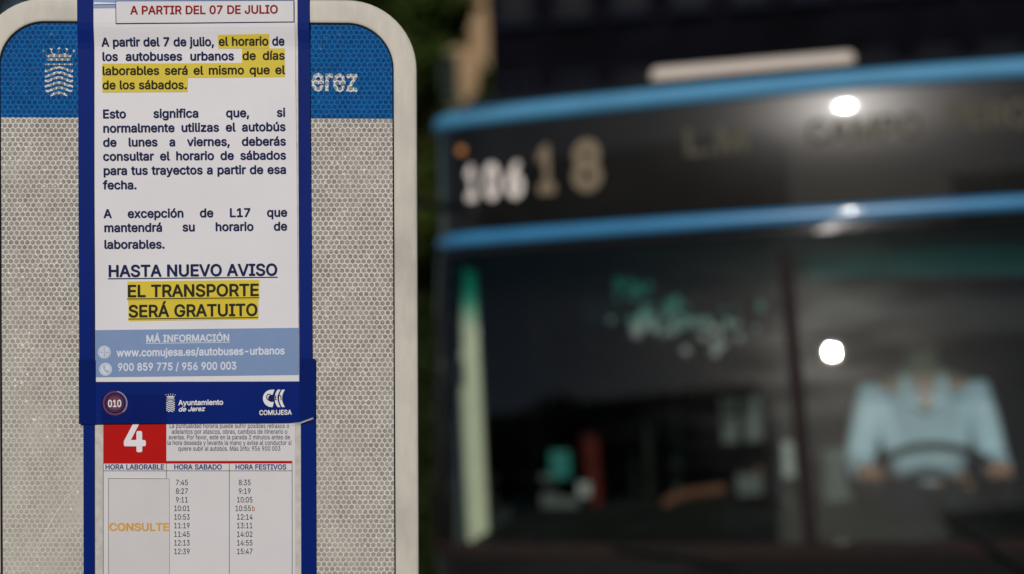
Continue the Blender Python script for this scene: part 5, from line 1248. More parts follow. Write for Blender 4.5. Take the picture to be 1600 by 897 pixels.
# front apron, bumper and lamps below the windscreen
shell(FRONTP, lin(0.62, ZB - 0.024, 5), 0.0, 0.03).build('front_apron', M_BLK, bus)
shell(FRONTP, lin(0.30, 0.612, 4), 0.03, 0.06).build('bumper', M_BLUE, bus, bevel=0.008)
for sgn_ in (-1, 1):
    h_ = MB().sphere((sgn_ * 0.92, CV * 0.85 + 0.0, 0.78), 0.085, sc=(1.3, 0.45, 1.0)).build('headlight', M_LAMP, bus, smooth=True)
# flanks, roof, tail
for side in (-1, 1):
    x0_, x1_ = sorted((side * LMAX, side * (LMAX - 0.05)))
    MB().box(x0_, x1_, 0.62, SIDE_END, 0.35, 1.20).build('side_panel', M_BLUE, bus)
    MB().box(x0_, x1_, 0.62, SIDE_END, ZL + 0.02, ZT - 0.02).build('cant_rail', M_BLK, bus)
    yy = 0.62
    k = 0
    while yy < SIDE_END - 0.3:
        nxt_ = min(yy + 1.42, SIDE_END)
        MB().box(x0_ + 0.002, x1_ - 0.002, yy, yy + 0.09, 1.202, ZL + 0.018).build('window_pillar', M_BLK, bus)
        MB().box(x0_ + 0.018, x1_ - 0.026, yy + 0.092, nxt_ - 0.002, 1.202, ZL + 0.018).build('side_window', M_SIDEG, bus)
        yy = nxt_
MB().box(-LMAX, LMAX, SIDE_END, SIDE_END + 0.05, 0.35, ZT + 0.02).build('rear_panel', M_BLUE, bus)
outl = [(l, b + sback(ZT)) for l, b, _, _ in FULLP]
nO = len(outl)
mb = MB()
mb.add([(l, b, ZT + 0.02) for l, b in outl] + [(l * 0.94, b + (0.08 if b < 1 else -0.03), ZT + 0.075) for l, b in outl] + [(l, b, ZT - 0.01) for l, b in outl],
       [tuple(range(nO, 2 * nO)), tuple(range(2 * nO, 3 * nO))[::-1]] + [(k, (k + 1) % nO, nO + (k + 1) % nO, nO + k) for k in range(nO)] + [(2 * nO + k, 2 * nO + (k + 1) % nO, (k + 1) % nO, k) for k in range(nO)])
mb.build('roof', M_BLK, bus)
# roof unit: traced corners on a plane 0.9 m behind the nose
la, za = bus_plane(1014, 104, 0.75)
lb_, zb_ = bus_plane(1337, 86, 0.75)
za2 = bus_plane(1172, 96, 0.75)[1]
MB().box(la, lb_, 0.75, 1.9, ZT + 0.06, za2 + 0.012).build('roof_unit', M_CREAM, bus, bevel=0.025)
# fleet number, route digits, marker lamp on the display glass
def front_text(name, F, s, a, b, cap, o_, m, sp_=300):
    (l0_, z0_), (l1_, z1_) = bus_surf(*a), bus_surf(*b)
    sc = bus_surf(a[0], a[1] - cap)[1] - z0_
    sc /= 1000
    sx = (l1_ - l0_) / (word_w(F, s, sp_) * sc)
    out = []
    text_xy(F, s, -30 * sc * sx, sc, sx, out, sp_)
    vs, fs = [], []
    for v2, f2 in out:
        k = len(vs)
        for x, y in v2:
            l = l0_ + x
            z = z0_ + y + (z1_ - z0_) * x / max(1e-6, l1_ - l0_)
            q = 2 * CV * l
            nl = math.hypot(q, 1)
            vs.append((l + q / nl * o_, CV * l * l + sback(z) + yawb(z, l) - o_ / nl, z))
        fs += [tuple(k + i for i in f) for f in f2]
    me_ = bpy.data.meshes.new(name)
    me_.from_pydata(vs, [], fs)
    me_.materials.append(m)
    return link(name, me_, bus)


for ch_, xa_, xb_ in (('1', 726, 744), ('0', 755, 780), ('6', 789, 818)):
    front_text('fleet_digit', HEAVY, ch_, (xa_, 311 - (xa_ - 720) * 0.07), (xb_, 311 - (xb_ - 720) * 0.07), 50, 0.004, M_FLEET)
front_text('route_digit', HEAVY, '1', (838, 299), (868, 297), 68, 0.004, M_LED)
front_text('route_digit', HEAVY, '8', (894, 295), (941, 291), 70, 0.004, M_LED)
front_text('destination_text', BOLD, 'L.M', (1070, 242), (1170, 236), 40, 0.004, M_LEDDIM)
front_text('destination_text', BOLD, 'CAMPO', (1262, 224), (1440, 212), 34, 0.004, M_LEDDIM)
front_text('destination_text', BOLD, 'PERO', (1480, 204), (1610, 198), 40, 0.004, M_LEDDIM)
l_, z_ = bus_surf(721, 236)
MB().sphere((l_, CV * l_ * l_ + sback(z_), z_), 0.016, sc=(1, 0.6, 1)).build('marker_lamp', M_AMBER, bus, smooth=True)
# windscreen divider
(l0_, z0_), (l1_, z1_) = bus_surf(1226, 392), bus_surf(1268, 852)
vs, fs = [], []
ND = 12
for k in range(ND):
    t_ = k / (ND - 1)
    l, z = l0_ + (l1_ - l0_) * t_, z0_ + (z1_ - z0_) * t_
    for dl, o_ in ((-0.021, 0.014), (0.021, 0.014), (0.021, -0.03), (-0.021, -0.03)):
        vs.append((l + dl, CV * l * l + sback(z) - o_, z))
for k in range(ND - 1):
    for q in range(4):
        fs.append((4 * k + q, 4 * k + (q + 1) % 4, 4 * k + 4 + (q + 1) % 4, 4 * k + 4 + q))
fs += [(0, 1, 2, 3), (4 * ND - 1, 4 * ND - 2, 4 * ND - 3, 4 * ND - 4)]
MB().add(vs, fs).build('windscreen_divider', M_BROWN, bus)
# wipers
for pts in (((1640, 905), (1560, 860), (1490, 800)), ((1150, 880), (1060, 862), (960, 852))):
    pp_ = []
    for px, py in pts:
        l, z = bus_surf(px, py)
        pp_.append((l, CV * l * l + sback(z) - 0.03, z))
    wp = MB().tube(pp_, 0.012, 8).build('wiper', M_RUB, bus, smooth=True)
# wing mirror on its arm, beyond the nearside corner
mm = MB().tube([(-1.20, 0.55, 2.34), (-1.36, 0.05, 2.38), (-1.45, -0.05, 2.15)], 0.018, 8).build('mirror_arm', M_BLK, bus, smooth=True)
MB().box(-1.55, -1.33, -0.10, 0.0, 1.78, 2.16).build('mirror_housing', M_BLUE, bus, bevel=0.03)
# wheels
for side in (-1, 1):
    for yy in (2.4, 7.2):
        tyre = MB()
        x0_ = side * (LMAX - 0.30)
        x1_ = side * (LMAX - 0.01)
        prof_ = [(0.28, x0_), (0.46, x0_), (0.49, x0_ + side * 0.04), (0.49, x1_ - side * 0.04), (0.46, x1_), (0.28, x1_)]
        vs, fs = [], []
        for k in range(28):
            a = 2 * math.pi * k / 28
            vs += [(x, yy + r_ * math.cos(a), 0.49 + r_ * math.sin(a)) for r_, x in prof_]
        for k in range(28):
            for j in range(6):
                fs.append((k * 6 + j, k * 6 + (j + 1) % 6, ((k + 1) % 28) * 6 + (j + 1) % 6, ((k + 1) % 28) * 6 + j))
        wh = tyre.add(vs, fs).build('wheel', M_TYRE, bus)
        MB().tube([(x0_ + side * 0.05, yy, 0.49), (x1_ - side * 0.03, yy, 0.49)], 0.279, 24).build('rim', M_STEEL, wh)

# --- saloon
def at(px, py, b):
    l, z = bus_plane(px, py, b)
    return (l, b, z)


MB().box(-LMAX + 0.06, LMAX - 0.06, 0.45, SIDE_END - 0.01, 0.36, 0.62).build('floor', M_GREY, bus)
MB().box(-LMAX + 0.06, LMAX - 0.06, 0.62, SIDE_END - 0.01, ZL + 0.12, ZL + 0.16).build('ceiling', M_DARK, bus)
MB().box(-LMAX + 0.06, LMAX - 0.06, 8.0, 8.05, 0.63, ZL + 0.11).build('rear_bulkhead', M_DARK, bus)
mb = MB()
mb.add([(l * 0.93, b + 0.05, ZB - 0.10) for l, b, _, _ in FRONTP[5:-5]] + [(l * 0.93, b + 0.05, ZB + 0.015) for l, b, _, _ in FRONTP[5:-5]] + [(1.02, 0.75, ZB - 0.10), (-1.02, 0.75, ZB - 0.10), (1.02, 0.75, ZB + 0.05), (-1.02, 0.75, ZB + 0.05)], [])
nF = len(FRONTP[5:-5])
mb.f += [tuple(range(nF)) + (2 * nF, 2 * nF + 1), tuple(range(nF, 2 * nF))[::-1] + (2 * nF + 3, 2 * nF + 2)] + [(k, nF + k, nF + k + 1, k + 1) for k in range(nF - 1)] + [(2 * nF, 2 * nF + 2, 2 * nF + 3, 2 * nF + 1)]
mb.build('dashboard', M_DASH, bus)
a, b = at(1330, 800, 0.5), at(1560, 830, 0.5)
MB().box(a[0], b[0], 0.42, 0.62, ZB + 0.05, a[2]).build('instrument_binnacle', M_DASH, bus, bevel=0.03)
# pale trim pillar behind the nearside glass, with two dark slots
def slab(name, quad, b, t, m, bev=0.0):
    q = [at(x, y, b) for x, y in quad]
    vs = q + [(x, y + t, z) for x, y, z in q]
    return MB().add(vs, [(0, 1, 2, 3), (7, 6, 5, 4), (0, 4, 5, 1), (1, 5, 6, 2), (2, 6, 7, 3), (3, 7, 4, 0)]).build(name, m, bus, bevel=bev)


slab('pillar_trim', [(700, 412), (742, 412), (764, 852), (720, 858)], 0.42, 0.05, M_POST, 0.008)
slab('pillar_slot', [(706, 508), (720, 508), (722, 545), (708, 545)], 0.412, 0.006, M_DARK)
slab('pillar_slot', [(709, 562), (723, 562), (725, 602), (711, 602)], 0.412, 0.006, M_DARK)
# roller blind in front of the driver
M_BLIND = glassmat('see_through_grey_blind', (0.84, 0.85, 0.87), gloss=0.3, rough=0.5)
slab('roller_blind', [(1262, 466), (1660, 458), (1660, 520), (1268, 520)], 0.40, 0.006, M_BLIND)
for px, y0_, y1_, b_, m_ in ((1010, 600, 850, 1.3, M_DASH), (1052, 560, 800, 1.7, M_GREY), (1228, 600, 850, 1.15, M_GREY), (836, 640, 850, 1.8, M_GREY), (1185, 720, 850, 1.2, M_ORRAIL)):
    p0_, p1_ = at(px, y0_, b_), at(px + 8, y1_, b_)
    MB().tube([p0_, p1_], 0.016, 8).build('grab_pole', m_, bus, smooth=True)
slab('fare_screen', [(1150, 742), (1190, 740), (1193, 772), (1153, 774)], 1.1, 0.02, M_GREY)
slab('engine_cover', [(950, 790), (1200, 786), (1205, 850), (950, 850)], 1.4, 0.3, M_DASH, 0.02)
# slab('blind_rail', [(1262, 566), (1660, 566), (1660, 571), (1268, 571)], 0.395, 0.014, M_DARK)
# inside mirror, ticket machine, cab door, rails
a = at(1180, 650, 1.1)
slab('visor_panel', [(1262, 392), (1680, 380), (1680, 428), (1262, 436)], 0.36, 0.01, M_VISOR)
slab('cab_door', [(1200, 640), (1300, 640), (1310, 850), (1200, 850)], 1.25, 0.04, M_DARK)
slab('ticket_machine', [(1205, 590), (1245, 590), (1250, 700), (1205, 700)], 1.0, 0.14, M_DARK, 0.01)
slab('inside_mirror', [(905, 470), (1000, 462), (1002, 500), (908, 508)], 0.5, 0.02, M_DARK, 0.006)
pts = [at(1032, 832, 0.9), at(1034, 800, 0.9), at(1046, 782, 0.9), at(1075, 772, 0.95), at(1132, 764, 1.0)]
MB().tube(pts, 0.022, 10).build('handrail', M_ORRAIL, bus, smooth=True)
for px, b, m in ((985, 1.6, M_DARK), (1100, 2.4, M_DARK), (868, 3.0, M_GREY)):
    l = bus_plane(px, 600, b)[0]
    MB().tube([(l, b, 0.63), (l, b, ZL + 0.11)], 0.018, 10).build('stanchion', m, bus, smooth=True)
# hanging strap handles along the ceiling rail
for (px, py, b, r_) in ((870, 500, 2.2, 0.04), (1140, 500, 2.2, 0.04)):
    x, y, z = at(px, py, b)
    vs, fs = [], []
    for k in range(14):
        an = 2 * math.pi * k / 14
        for j in range(6):
            c_ = 2 * math.pi * j / 6
            rr_ = r_ + 0.010 * math.cos(c_)
            vs.append((x + rr_ * math.cos(an), y + 0.010 * math.sin(c_), z + rr_ * math.sin(an)))
    for k in range(14):
        for j in range(6):
            fs.append((k * 6 + j, ((k + 1) % 14) * 6 + j, ((k + 1) % 14) * 6 + (j + 1) % 6, k * 6 + (j + 1) % 6))
    sh = MB().add(vs, fs).build('strap_handle', M_STRAP_REFL, bus, smooth=True)
    MB().box(x - 0.008, x + 0.008, y - 0.002, y + 0.002, z + r_, ZL + 0.13).build('strap', M_DARK, sh)
flakes = MB()  # pale flakes standing in for cloudy reflections in the windscreen
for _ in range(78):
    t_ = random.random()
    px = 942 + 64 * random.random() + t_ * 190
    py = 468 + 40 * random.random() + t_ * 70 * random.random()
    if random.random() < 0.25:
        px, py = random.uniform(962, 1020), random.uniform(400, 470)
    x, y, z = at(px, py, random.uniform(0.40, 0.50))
    flakes.sphere((x, y, z), random.uniform(0.007, 0.020) * (1.2 - 0.5 * t_), 8, 5, (1, 0.4, random.uniform(0.8, 1.6)))
ga = flakes.build('reflection_flakes', M_STRAP_REFL, bus)
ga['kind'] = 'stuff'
x, y, z = at(1072, 549, 0.42)
MB().sphere((x, y, z), 0.017, 12, 8).build('glint_bead', M_STRAP_REFL, bus, smooth=True)  # a reflected bright spot, made as a pale bead behind the glass
# teal and red and white small things between the seats
slab('teal_panel', [(858, 705), (890, 705), (892, 748), (860, 748)], 1.3, 0.03, M_TEAL, 0.005)
slab('teal_panel', [(975, 400), (1018, 398), (1022, 462), (985, 466)], 0.55, 0.02, M_TEAL, 0.005)
slab('red_validator', [(906, 678), (934, 678), (942, 800), (922, 800)], 1.35, 0.08, M_SEATR, 0.012)
slab('validator_screen', [(903, 754), (922, 754), (922, 776), (904, 776)], 1.345, 0.006, M_STRAP_REFL)
slab('window_view_card', [(1222, 690), (1262, 690), (1264, 745), (1224, 745)], 0.95, 0.004, M_STRAP_REFL)  # pale slab standing in for a bright view through a side window
slab('window_view_slab', [(1126, 622), (1150, 620), (1153, 690), (1130, 692)], 0.95, 0.02, M_GREY)  # this and the next two: pale slabs added for daylight seen through windows
slab('window_view_slab', [(1164, 620), (1190, 618), (1192, 688), (1166, 690)], 0.95, 0.02, M_GREY)
slab('window_view_slab', [(1286, 705), (1330, 700), (1336, 780), (1290, 786)], 0.9, 0.02, M_GREY)
slab('lower_glazing_rail', [(770, 740), (900, 742), (900, 752), (770, 750)], 1.5, 0.03, M_GREY)
slab('partition_panel', [(770, 770), (905, 772), (905, 830), (775, 832)], 1.5, 0.03, M_GREY, 0.01)
# passenger seats, in pairs
def seat(x, y, trim):
    s_ = MB().box(x - 0.21, x + 0.21, y, y + 0.42, 0.98, 1.08).build('seat', M_SEAT, bus, bevel=0.02)
    MB().box(x - 0.20, x + 0.20, y + 0.36, y + 0.44, 1.083, 1.66).build('seat_back', M_SEAT, s_, bevel=0.03)
    MB().tube([(x - 0.16, y + 0.40, 1.60), (x - 0.16, y + 0.41, 1.74), (x + 0.16, y + 0.41, 1.74), (x + 0.16, y + 0.40, 1.60)], 0.015, 8).build('seat_grip', trim, s_, smooth=True)
    MB().box(x - 0.03, x + 0.03, y + 0.15, y + 0.25, 0.622, 0.978).build('seat_leg', M_GREY, s_)


for row, y in enumerate((2.3, 3.2, 4.1, 5.0, 5.9, 6.8)):
    for x in (-0.95, -0.48, 0.48, 0.95):
        if row == 0 and x > 0:
            continue
        seat(x, y, M_SEATR if row % 2 else M_ORRAIL)
# driver's seat and wheel
DX, _, DZ = at(1446, 630, 0.85)
ds = MB().box(DX - 0.24, DX + 0.24, 0.86, 1.26, 0.98, 1.08).build('driver_seat', M_SEAT, bus, bevel=0.03)
MB().box(DX - 0.23, DX + 0.23, 1.20, 1.30, 1.083, 1.85).build('seat_back', M_SEAT, ds, bevel=0.04)
MB().box(DX - 0.12, DX + 0.12, 0.98, 1.14, 0.622, 0.978).build('seat_pedestal', M_DARK, ds)
_l, _z = bus_plane(1438, 705, 0.62)
WC = Vector((DX + 0.0, 0.50, _z - 0.115))
tilt = R(55)
wx, wy = Vector((1, 0, 0)), Vector((0, math.sin(tilt), math.cos(tilt)))
wn_ = wx.cross(wy)
pts = [WC + (wx * math.cos(2 * math.pi * k / 28) + wy * math.sin(2 * math.pi * k / 28)) * 0.22 for k in range(29)]
sw = MB().tube(pts, 0.015, 8, cap=False).build('steering_wheel', M_RUB, bus, smooth=True)
for a in (20, 160, 270):
    MB().tube([WC, WC + (wx * math.cos(R(a)) + wy * math.sin(R(a))) * 0.22], 0.011, 6).build('spoke', M_RUB, sw)
MB().tube([WC, WC + Vector((0, -0.10, -0.28))], 0.03, 8).build('steering_column', M_DARK, sw)

# --- the driver
M_SHIRT = mat('pale_blue_shirt', (0.48, 0.64, 0.74), rough=0.8, var=0.12, scale=9, bump=0.4)
M_SKIN = mat('skin', (0.42, 0.23, 0.16), rough=0.5, var=0.06)
M_HAIR = mat('dark_hair', (0.02, 0.015, 0.012), rough=0.6, var=0.3, scale=60)
M_TROU = mat('navy_trousers', (0.015, 0.02, 0.035), rough=0.85)
BM4 = Matrix.Translation(BO) @ Matrix.Rotation(R(-PSI), 4, 'Z')
drv = empty('person', (BM4 @ Vector((DX, 0.97, 1.08))), BUSROT)
tag(drv, 'seated bus driver in a pale blue shirt leaning towards the steering wheel', 'person')


def skinned(name, nodes, edges, m, parent, sub=2, root='pelvis'):
    keys = list(nodes)
    me_ = bpy.data.meshes.new(name)
    me_.from_pydata([nodes[k][0] for k in keys], [(keys.index(a), keys.index(b)) for a, b in edges], [])
    o_ = link(name, me_, parent)
    o_.modifiers.new('skin', 'SKIN')
    me_.skin_vertices or None
    if not me_.skin_vertices:
        bm = bmesh.new()
        bm.from_mesh(me_)
        bm.verts.layers.skin.verify()
        bm.to_mesh(me_)
        bm.free()
    for k, vd in zip(keys, me_.skin_vertices[0].data):
        r_ = nodes[k][1]
        vd.radius = r_ if isinstance(r_, tuple) else (r_, r_)
        vd.use_root = (k == root)
    o_.modifiers['skin'].use_smooth_shade = True
    sb_ = o_.modifiers.new('sub', 'SUBSURF')
    sb_.levels = sb_.render_levels = sub
    me_.materials.append(m)
    return o_


# joints, relative to the seat top at (DX, 1.15); -y is forward (towards the windscreen)
sh_z = DZ - 1.08 + 0.05
J = {
    'pelvis': ((0, 0.10, 0.10), (0.15, 0.12)), 'waist': ((0, 0.06, 0.26), (0.13, 0.10)), 'chest': ((0, 0.0, sh_z - 0.14), (0.15, 0.11)),
    'collar': ((0, -0.02, sh_z + 0.01), (0.09, 0.08)), 'neck': ((0, -0.03, sh_z + 0.07), 0.055), 'jaw': ((0, -0.06, sh_z + 0.13), (0.06, 0.065)),
    'face': ((0, -0.065, sh_z + 0.19), (0.072, 0.088)), 'crown': ((0, -0.045, sh_z + 0.26), (0.066, 0.08)),
}
E_ = [('pelvis', 'waist'), ('waist', 'chest'), ('chest', 'collar'), ('collar', 'neck'), ('neck', 'jaw'), ('jaw', 'face'), ('face', 'crown')]
for s_, nm in ((-1, 'r'), (1, 'l')):
    hand = Vector(BM4.inverted() @ (BM4 @ (WC + (wx * s_ * math.cos(R(18)) + wy * math.sin(R(18))) * 0.22))) - Vector((DX, 0.97, 1.08))
    J[nm + 'sh'] = ((s_ * 0.175, -0.01, sh_z - 0.025), (0.055, 0.055))
    el = Vector((s_ * (0.245 if s_ < 0 else 0.225), -0.10, sh_z - 0.27))
    J[nm + 'el'] = (tuple(el), 0.042)
    wr = hand + Vector((s_ * 0.012, 0.075, 0.0))
    J[nm + 'wr'] = (tuple(wr), 0.028)
    J[nm + 'pa'] = (tuple(hand + Vector((0, 0.035, 0.018))), (0.036, 0.018))
    E_ += [('collar', nm + 'sh'), (nm + 'sh', nm + 'el'), (nm + 'el', nm + 'wr'), (nm + 'wr', nm + 'pa')]
    for q in range(4):
        off = (q - 1.5) * 0.019
        J[nm + 'f%d' % q] = (tuple(hand + Vector((off, -0.012 - 0.004 * (1.5 - abs(q - 1.5)), 0.024))), 0.009)
        J[nm + 'g%d' % q] = (tuple(hand + Vector((off, -0.030, 0.004))), 0.008)
        J[nm + 'h%d' % q] = (tuple(hand + Vector((off, -0.022, -0.016))), 0.007)
        E_ += [(nm + 'pa', nm + 'f%d' % q), (nm + 'f%d' % q, nm + 'g%d' % q), (nm + 'g%d' % q, nm + 'h%d' % q)]
    J[nm + 't1'] = (tuple(hand + Vector((-s_ * 0.04, 0.030, 0.005))), 0.011)
    J[nm + 't2'] = (tuple(hand + Vector((-s_ * 0.045, 0.004, -0.006))), 0.009)
    E_ += [(nm + 'pa', nm + 't1'), (nm + 't1', nm + 't2')]
    J[nm + 'hip'] = ((s_ * 0.10, -0.02, 0.07), 0.085)
    J[nm + 'kn'] = ((s_ * 0.14, -0.40, 0.06), 0.06)
    J[nm + 'an'] = ((s_ * 0.14, -0.38, -0.38), 0.04)
    J[nm + 'to'] = ((s_ * 0.15, -0.54, -0.43), 0.032)
    E_ += [('pelvis', nm + 'hip'), (nm + 'hip', nm + 'kn'), (nm + 'kn', nm + 'an'), (nm + 'an', nm + 'to')]
skinned('body', J, E_, M_SKIN, drv, 2)


def grown(keys, edges, g, m, name, root, cuts=None):
    nd = {k: (J[k][0], tuple(x + g for x in J[k][1]) if isinstance(J[k][1], tuple) else J[k][1] + g) for k in keys}
    if cuts:
        nd.update(cuts)
    return skinned(name, nd, edges, m, drv, 2, root)


cuts = {}
for s_, nm in ((-1, 'r'), (1, 'l')):
    a_, b_ = Vector(J[nm + 'sh'][0]), Vector(J[nm + 'el'][0])
    cuts[nm + 'slv'] = (tuple(b_), 0.054)
    cuts[nm + 'cuff'] = (tuple(b_.lerp(Vector(J[nm + 'wr'][0]), 0.75)), 0.048)
grown(['pelvis', 'waist', 'chest', 'collar', 'rsh', 'lsh'], [('pelvis', 'waist'), ('waist', 'chest'), ('chest', 'collar'), ('collar', 'rsh'), ('collar', 'lsh'), ('rsh', 'rslv'), ('lsh', 'lslv'), ('rslv', 'rcuff'), ('lslv', 'lcuff')], 0.022, M_SHIRT, 'shirt', 'chest', cuts)
grown(['pelvis', 'rhip', 'rkn', 'ran', 'lhip', 'lkn', 'lan'], [('pelvis', 'rhip'), ('rhip', 'rkn'), ('rkn', 'ran'), ('pelvis', 'lhip'), ('lhip', 'lkn'), ('lkn', 'lan')], 0.014, M_TROU, 'trousers', 'pelvis')
hz = sh_z
for s_ in (-1, 1):
    # open collar: two folded wings over a wedge of skin
    MB().add([(s_ * 0.012, -0.150, hz - 0.075), (s_ * 0.085, -0.118, hz - 0.03), (s_ * 0.075, -0.070, hz + 0.055), (s_ * 0.045, -0.105, hz + 0.04),
              (s_ * 0.012, -0.140, hz - 0.075), (s_ * 0.085, -0.106, hz - 0.03), (s_ * 0.075, -0.058, hz + 0.055), (s_ * 0.045, -0.093, hz + 0.04)],
             [(0, 1, 2, 3), (7, 6, 5, 4), (0, 4, 5, 1), (1, 5, 6, 2), (2, 6, 7, 3), (3, 7, 4, 0)]).build('collar_wing', M_SHIRT, drv)
    MB().sphere((s_ * 0.030, -0.140, hz + 0.205), 0.011, 10, 6, (1.2, 0.6, 0.7)).build('eye', M_HAIR, drv, smooth=True)
    MB().sphere((s_ * 0.075, -0.05, hz + 0.19), 0.026, 10, 6, (0.4, 0.7, 1.1)).build('ear', M_SKIN, drv, smooth=True)
MB().add([(0.034, -0.128, hz + 0.01), (-0.034, -0.128, hz + 0.01), (0, -0.152, hz - 0.085), (0.034, -0.10, hz + 0.01), (-0.034, -0.10, hz + 0.01), (0, -0.11, hz - 0.085)],
         [(0, 1, 2), (5, 4, 3), (0, 3, 4, 1), (1, 4, 5, 2), (2, 5, 3, 0)]).build('open_neck', M_SKIN, drv)
MB().sphere((0, -0.155, hz + 0.18), 0.017, 10, 7, (0.8, 1.0, 1.6)).build('nose', M_SKIN, drv, smooth=True)
MB().sphere((0, -0.140, hz + 0.145), 0.02, 10, 6, (1.3, 0.5, 0.3)).build('mouth', M_SEATR, drv, smooth=True)
MB().sphere((0, -0.012, hz + 0.245), 0.093, 16, 10, (0.88, 1.02, 0.82)).build('hair', M_HAIR, drv, smooth=True)


# ================================================================== THE STREET
M_ASPH = mat('asphalt', (0.05, 0.05, 0.052), rough=0.9, var=0.25, scale=40, bump=0.6)
M_PAVE = mat('pavement_slabs', (0.26, 0.25, 0.23), rough=0.85, var=0.15, scale=6, bump=0.4)
M_GRND = mat('ground_earth', (0.12, 0.11, 0.09), rough=0.95, var=0.2, scale=0.5)
M_KERB = mat('kerb_stone', (0.33, 0.32, 0.30), rough=0.8, var=0.15, scale=10)
M_PAINT = mat('road_paint', (0.72, 0.72, 0.70), rough=0.7, var=0.12, scale=20)
tag(MB().add([(-900, -900, -0.02), (900, -900, -0.02), (900, 900, -0.02), (-900, 900, -0.02)], [(0, 1, 2, 3)]).build('ground', M_GRND), kind='structure')
# the road runs with the bus; the sign stands on a pavement at the bus's nearside
def on_bus_axis(o_):
    o_.location = BO
    o_.rotation_euler = BUSROT
    return o_


tag(on_bus_axis(MB().box(-1.75, 9.0, -60, 70, -0.30, 0.0).build('road', M_ASPH)), kind='structure')
tag(on_bus_axis(MB().box(-1.90, -1.752, -60, 70, -0.30, 0.13).build('kerb', M_KERB, bevel=0.01)), kind='structure')
tag(on_bus_axis(MB().box(-9.0, -1.902, -60, 70, -0.30, 0.125).build('pavement', M_PAVE)), kind='structure')
tag(on_bus_axis(MB().box(9.002, 9.15, -60, 70, -0.30, 0.13).build('kerb', M_KERB, bevel=0.01)), kind='structure')
tag(on_bus_axis(MB().box(9.152, 14.0, -60, 70, -0.30, 0.125).build('pavement', M_PAVE)), kind='structure')
for k in range(14):
    tag(on_bus_axis(MB().box(3.4, 3.55, -40 + 6 * k, -37 + 6 * k, 0.0, 0.005).build('lane_mark', M_PAINT)), kind='structure')

# --- buildings
M_SLATE = mat('dark_slate_cladding', (0.0045, 0.0048, 0.0070), spec=0.0, rough=0.8, var=0.4, scale=1.2)
M_FRAMEDK = mat('dark_window_frame', (0.011, 0.013, 0.021), spec=0.02, rough=0.7, var=0.2)
M_PANE = mat('dark_window_pane', (0.004, 0.005, 0.007), rough=0.08, var=0.3, scale=0.6, coat=0.6)
M_SAND = mat('sandy_render', (0.33, 0.225, 0.125), rough=0.9, var=0.12, scale=2)
M_PLAST = mat('pale_render', (0.46, 0.44, 0.40), rough=0.9, var=0.12, scale=1)
M_ROOFT = mat('terracotta_roof', (0.30, 0.12, 0.07), rough=0.9, var=0.25, scale=4)
M_SHUT = mat('green_shutter', (0.03, 0.07, 0.05), rough=0.6)


def building(name, label, centre, yaw, wid_, dep, hei, wallm, nx_, nz_, ww, wh_, z0_, dz, framem, panem, roofm, balcony=False, group=None):
    o_ = empty(name, centre, (0, 0, yaw))
    tag(o_, label, 'building', group)
    MB().box(-wid_ / 2, wid_ / 2, 0, dep, -0.3, hei).build('wall', wallm, o_)
    MB().box(-wid_ / 2 - 0.25, wid_ / 2 + 0.25, -0.25, dep + 0.25, hei + 0.002, hei + 0.35).build('roof', roofm, o_)
    MB().box(-wid_ / 2 - 0.05, wid_ / 2 + 0.05, -0.12, -0.003, hei - 0.5, hei - 0.25).build('cornice', framem, o_)
    fr_me = MB()
    t_ = 0.07
    fr_me.box(-ww / 2, -ww / 2 + t_, -0.10, -0.003, 0, wh_).box(ww / 2 - t_, ww / 2, -0.10, -0.003, 0, wh_).box(-ww / 2 + t_, ww / 2 - t_, -0.10, -0.003, 0, t_).box(-ww / 2 + t_, ww / 2 - t_, -0.10, -0.003, wh_ - t_, wh_).box(-t_ / 2, t_ / 2, -0.08, -0.003, t_, wh_ - t_)
    fmesh = fr_me.mesh('window', framem)
    pmesh = MB().box(-ww / 2 + t_, ww / 2 - t_, -0.03, -0.006, t_, wh_ - t_).mesh('pane', panem)
    smesh = MB().box(-ww / 2 - 0.1, ww / 2 + 0.1, -0.20, -0.003, -0.10, -0.002).mesh('sill', framem)
    for j in range(nz_):
        for i in range(nx_):
            x = (i - (nx_ - 1) / 2) * wid_ / nx_
            z = z0_ + dz * j
            f_ = link('window', fmesh, o_, (x, 0, z))
            link('pane', pmesh, f_)
            link('sill', smesh, f_)
            if balcony and i % 3 != 1:
                bb = MB()
                bb.box(-ww / 2 - 0.3, ww / 2 + 0.3, -0.9, -0.205, -0.22, -0.12)
                bo = bb.build('balcony', framem, o_, loc=(x, 0, z))
                rl = MB()
                for q in range(11):
                    xx = -ww / 2 - 0.28 + q * (ww + 0.56) / 10
                    rl.box(xx - 0.012, xx + 0.012, -0.90, -0.876, -0.12, 0.85)
                rl.box(-ww / 2 - 0.3, ww / 2 + 0.3, -0.91, -0.866, 0.85, 0.90)
                rl.build('railing', framem, bo)
    return o_


def pt(px, depth):
    d = ray(px, 448)
    t = depth / d.y
    return Vector((CAM.x + d.x * t, CAM.y + d.y * t, 0))


q = pt(1190, 24)
building('office_building', 'dark slate building with tall dark windows standing behind the bus', (q.x + 1.6, q.y, 0), R(-9), 12.2, 9, 15, M_SLATE, 12, 4, 0.6, 2.3, 0.9, 3.3, M_FRAMEDK, M_PANE, M_SLATE, False)
q = pt(722, 46)
building('house', 'sunlit sandy house glimpsed between the tree and the dark building', (q.x - 0.3, q.y, 0), R(-6), 6.0, 8, 17.5, M_SAND, 3, 4, 1.0, 1.5, 1.2, 2.9, M_SHUT, M_PANE, M_ROOFT)

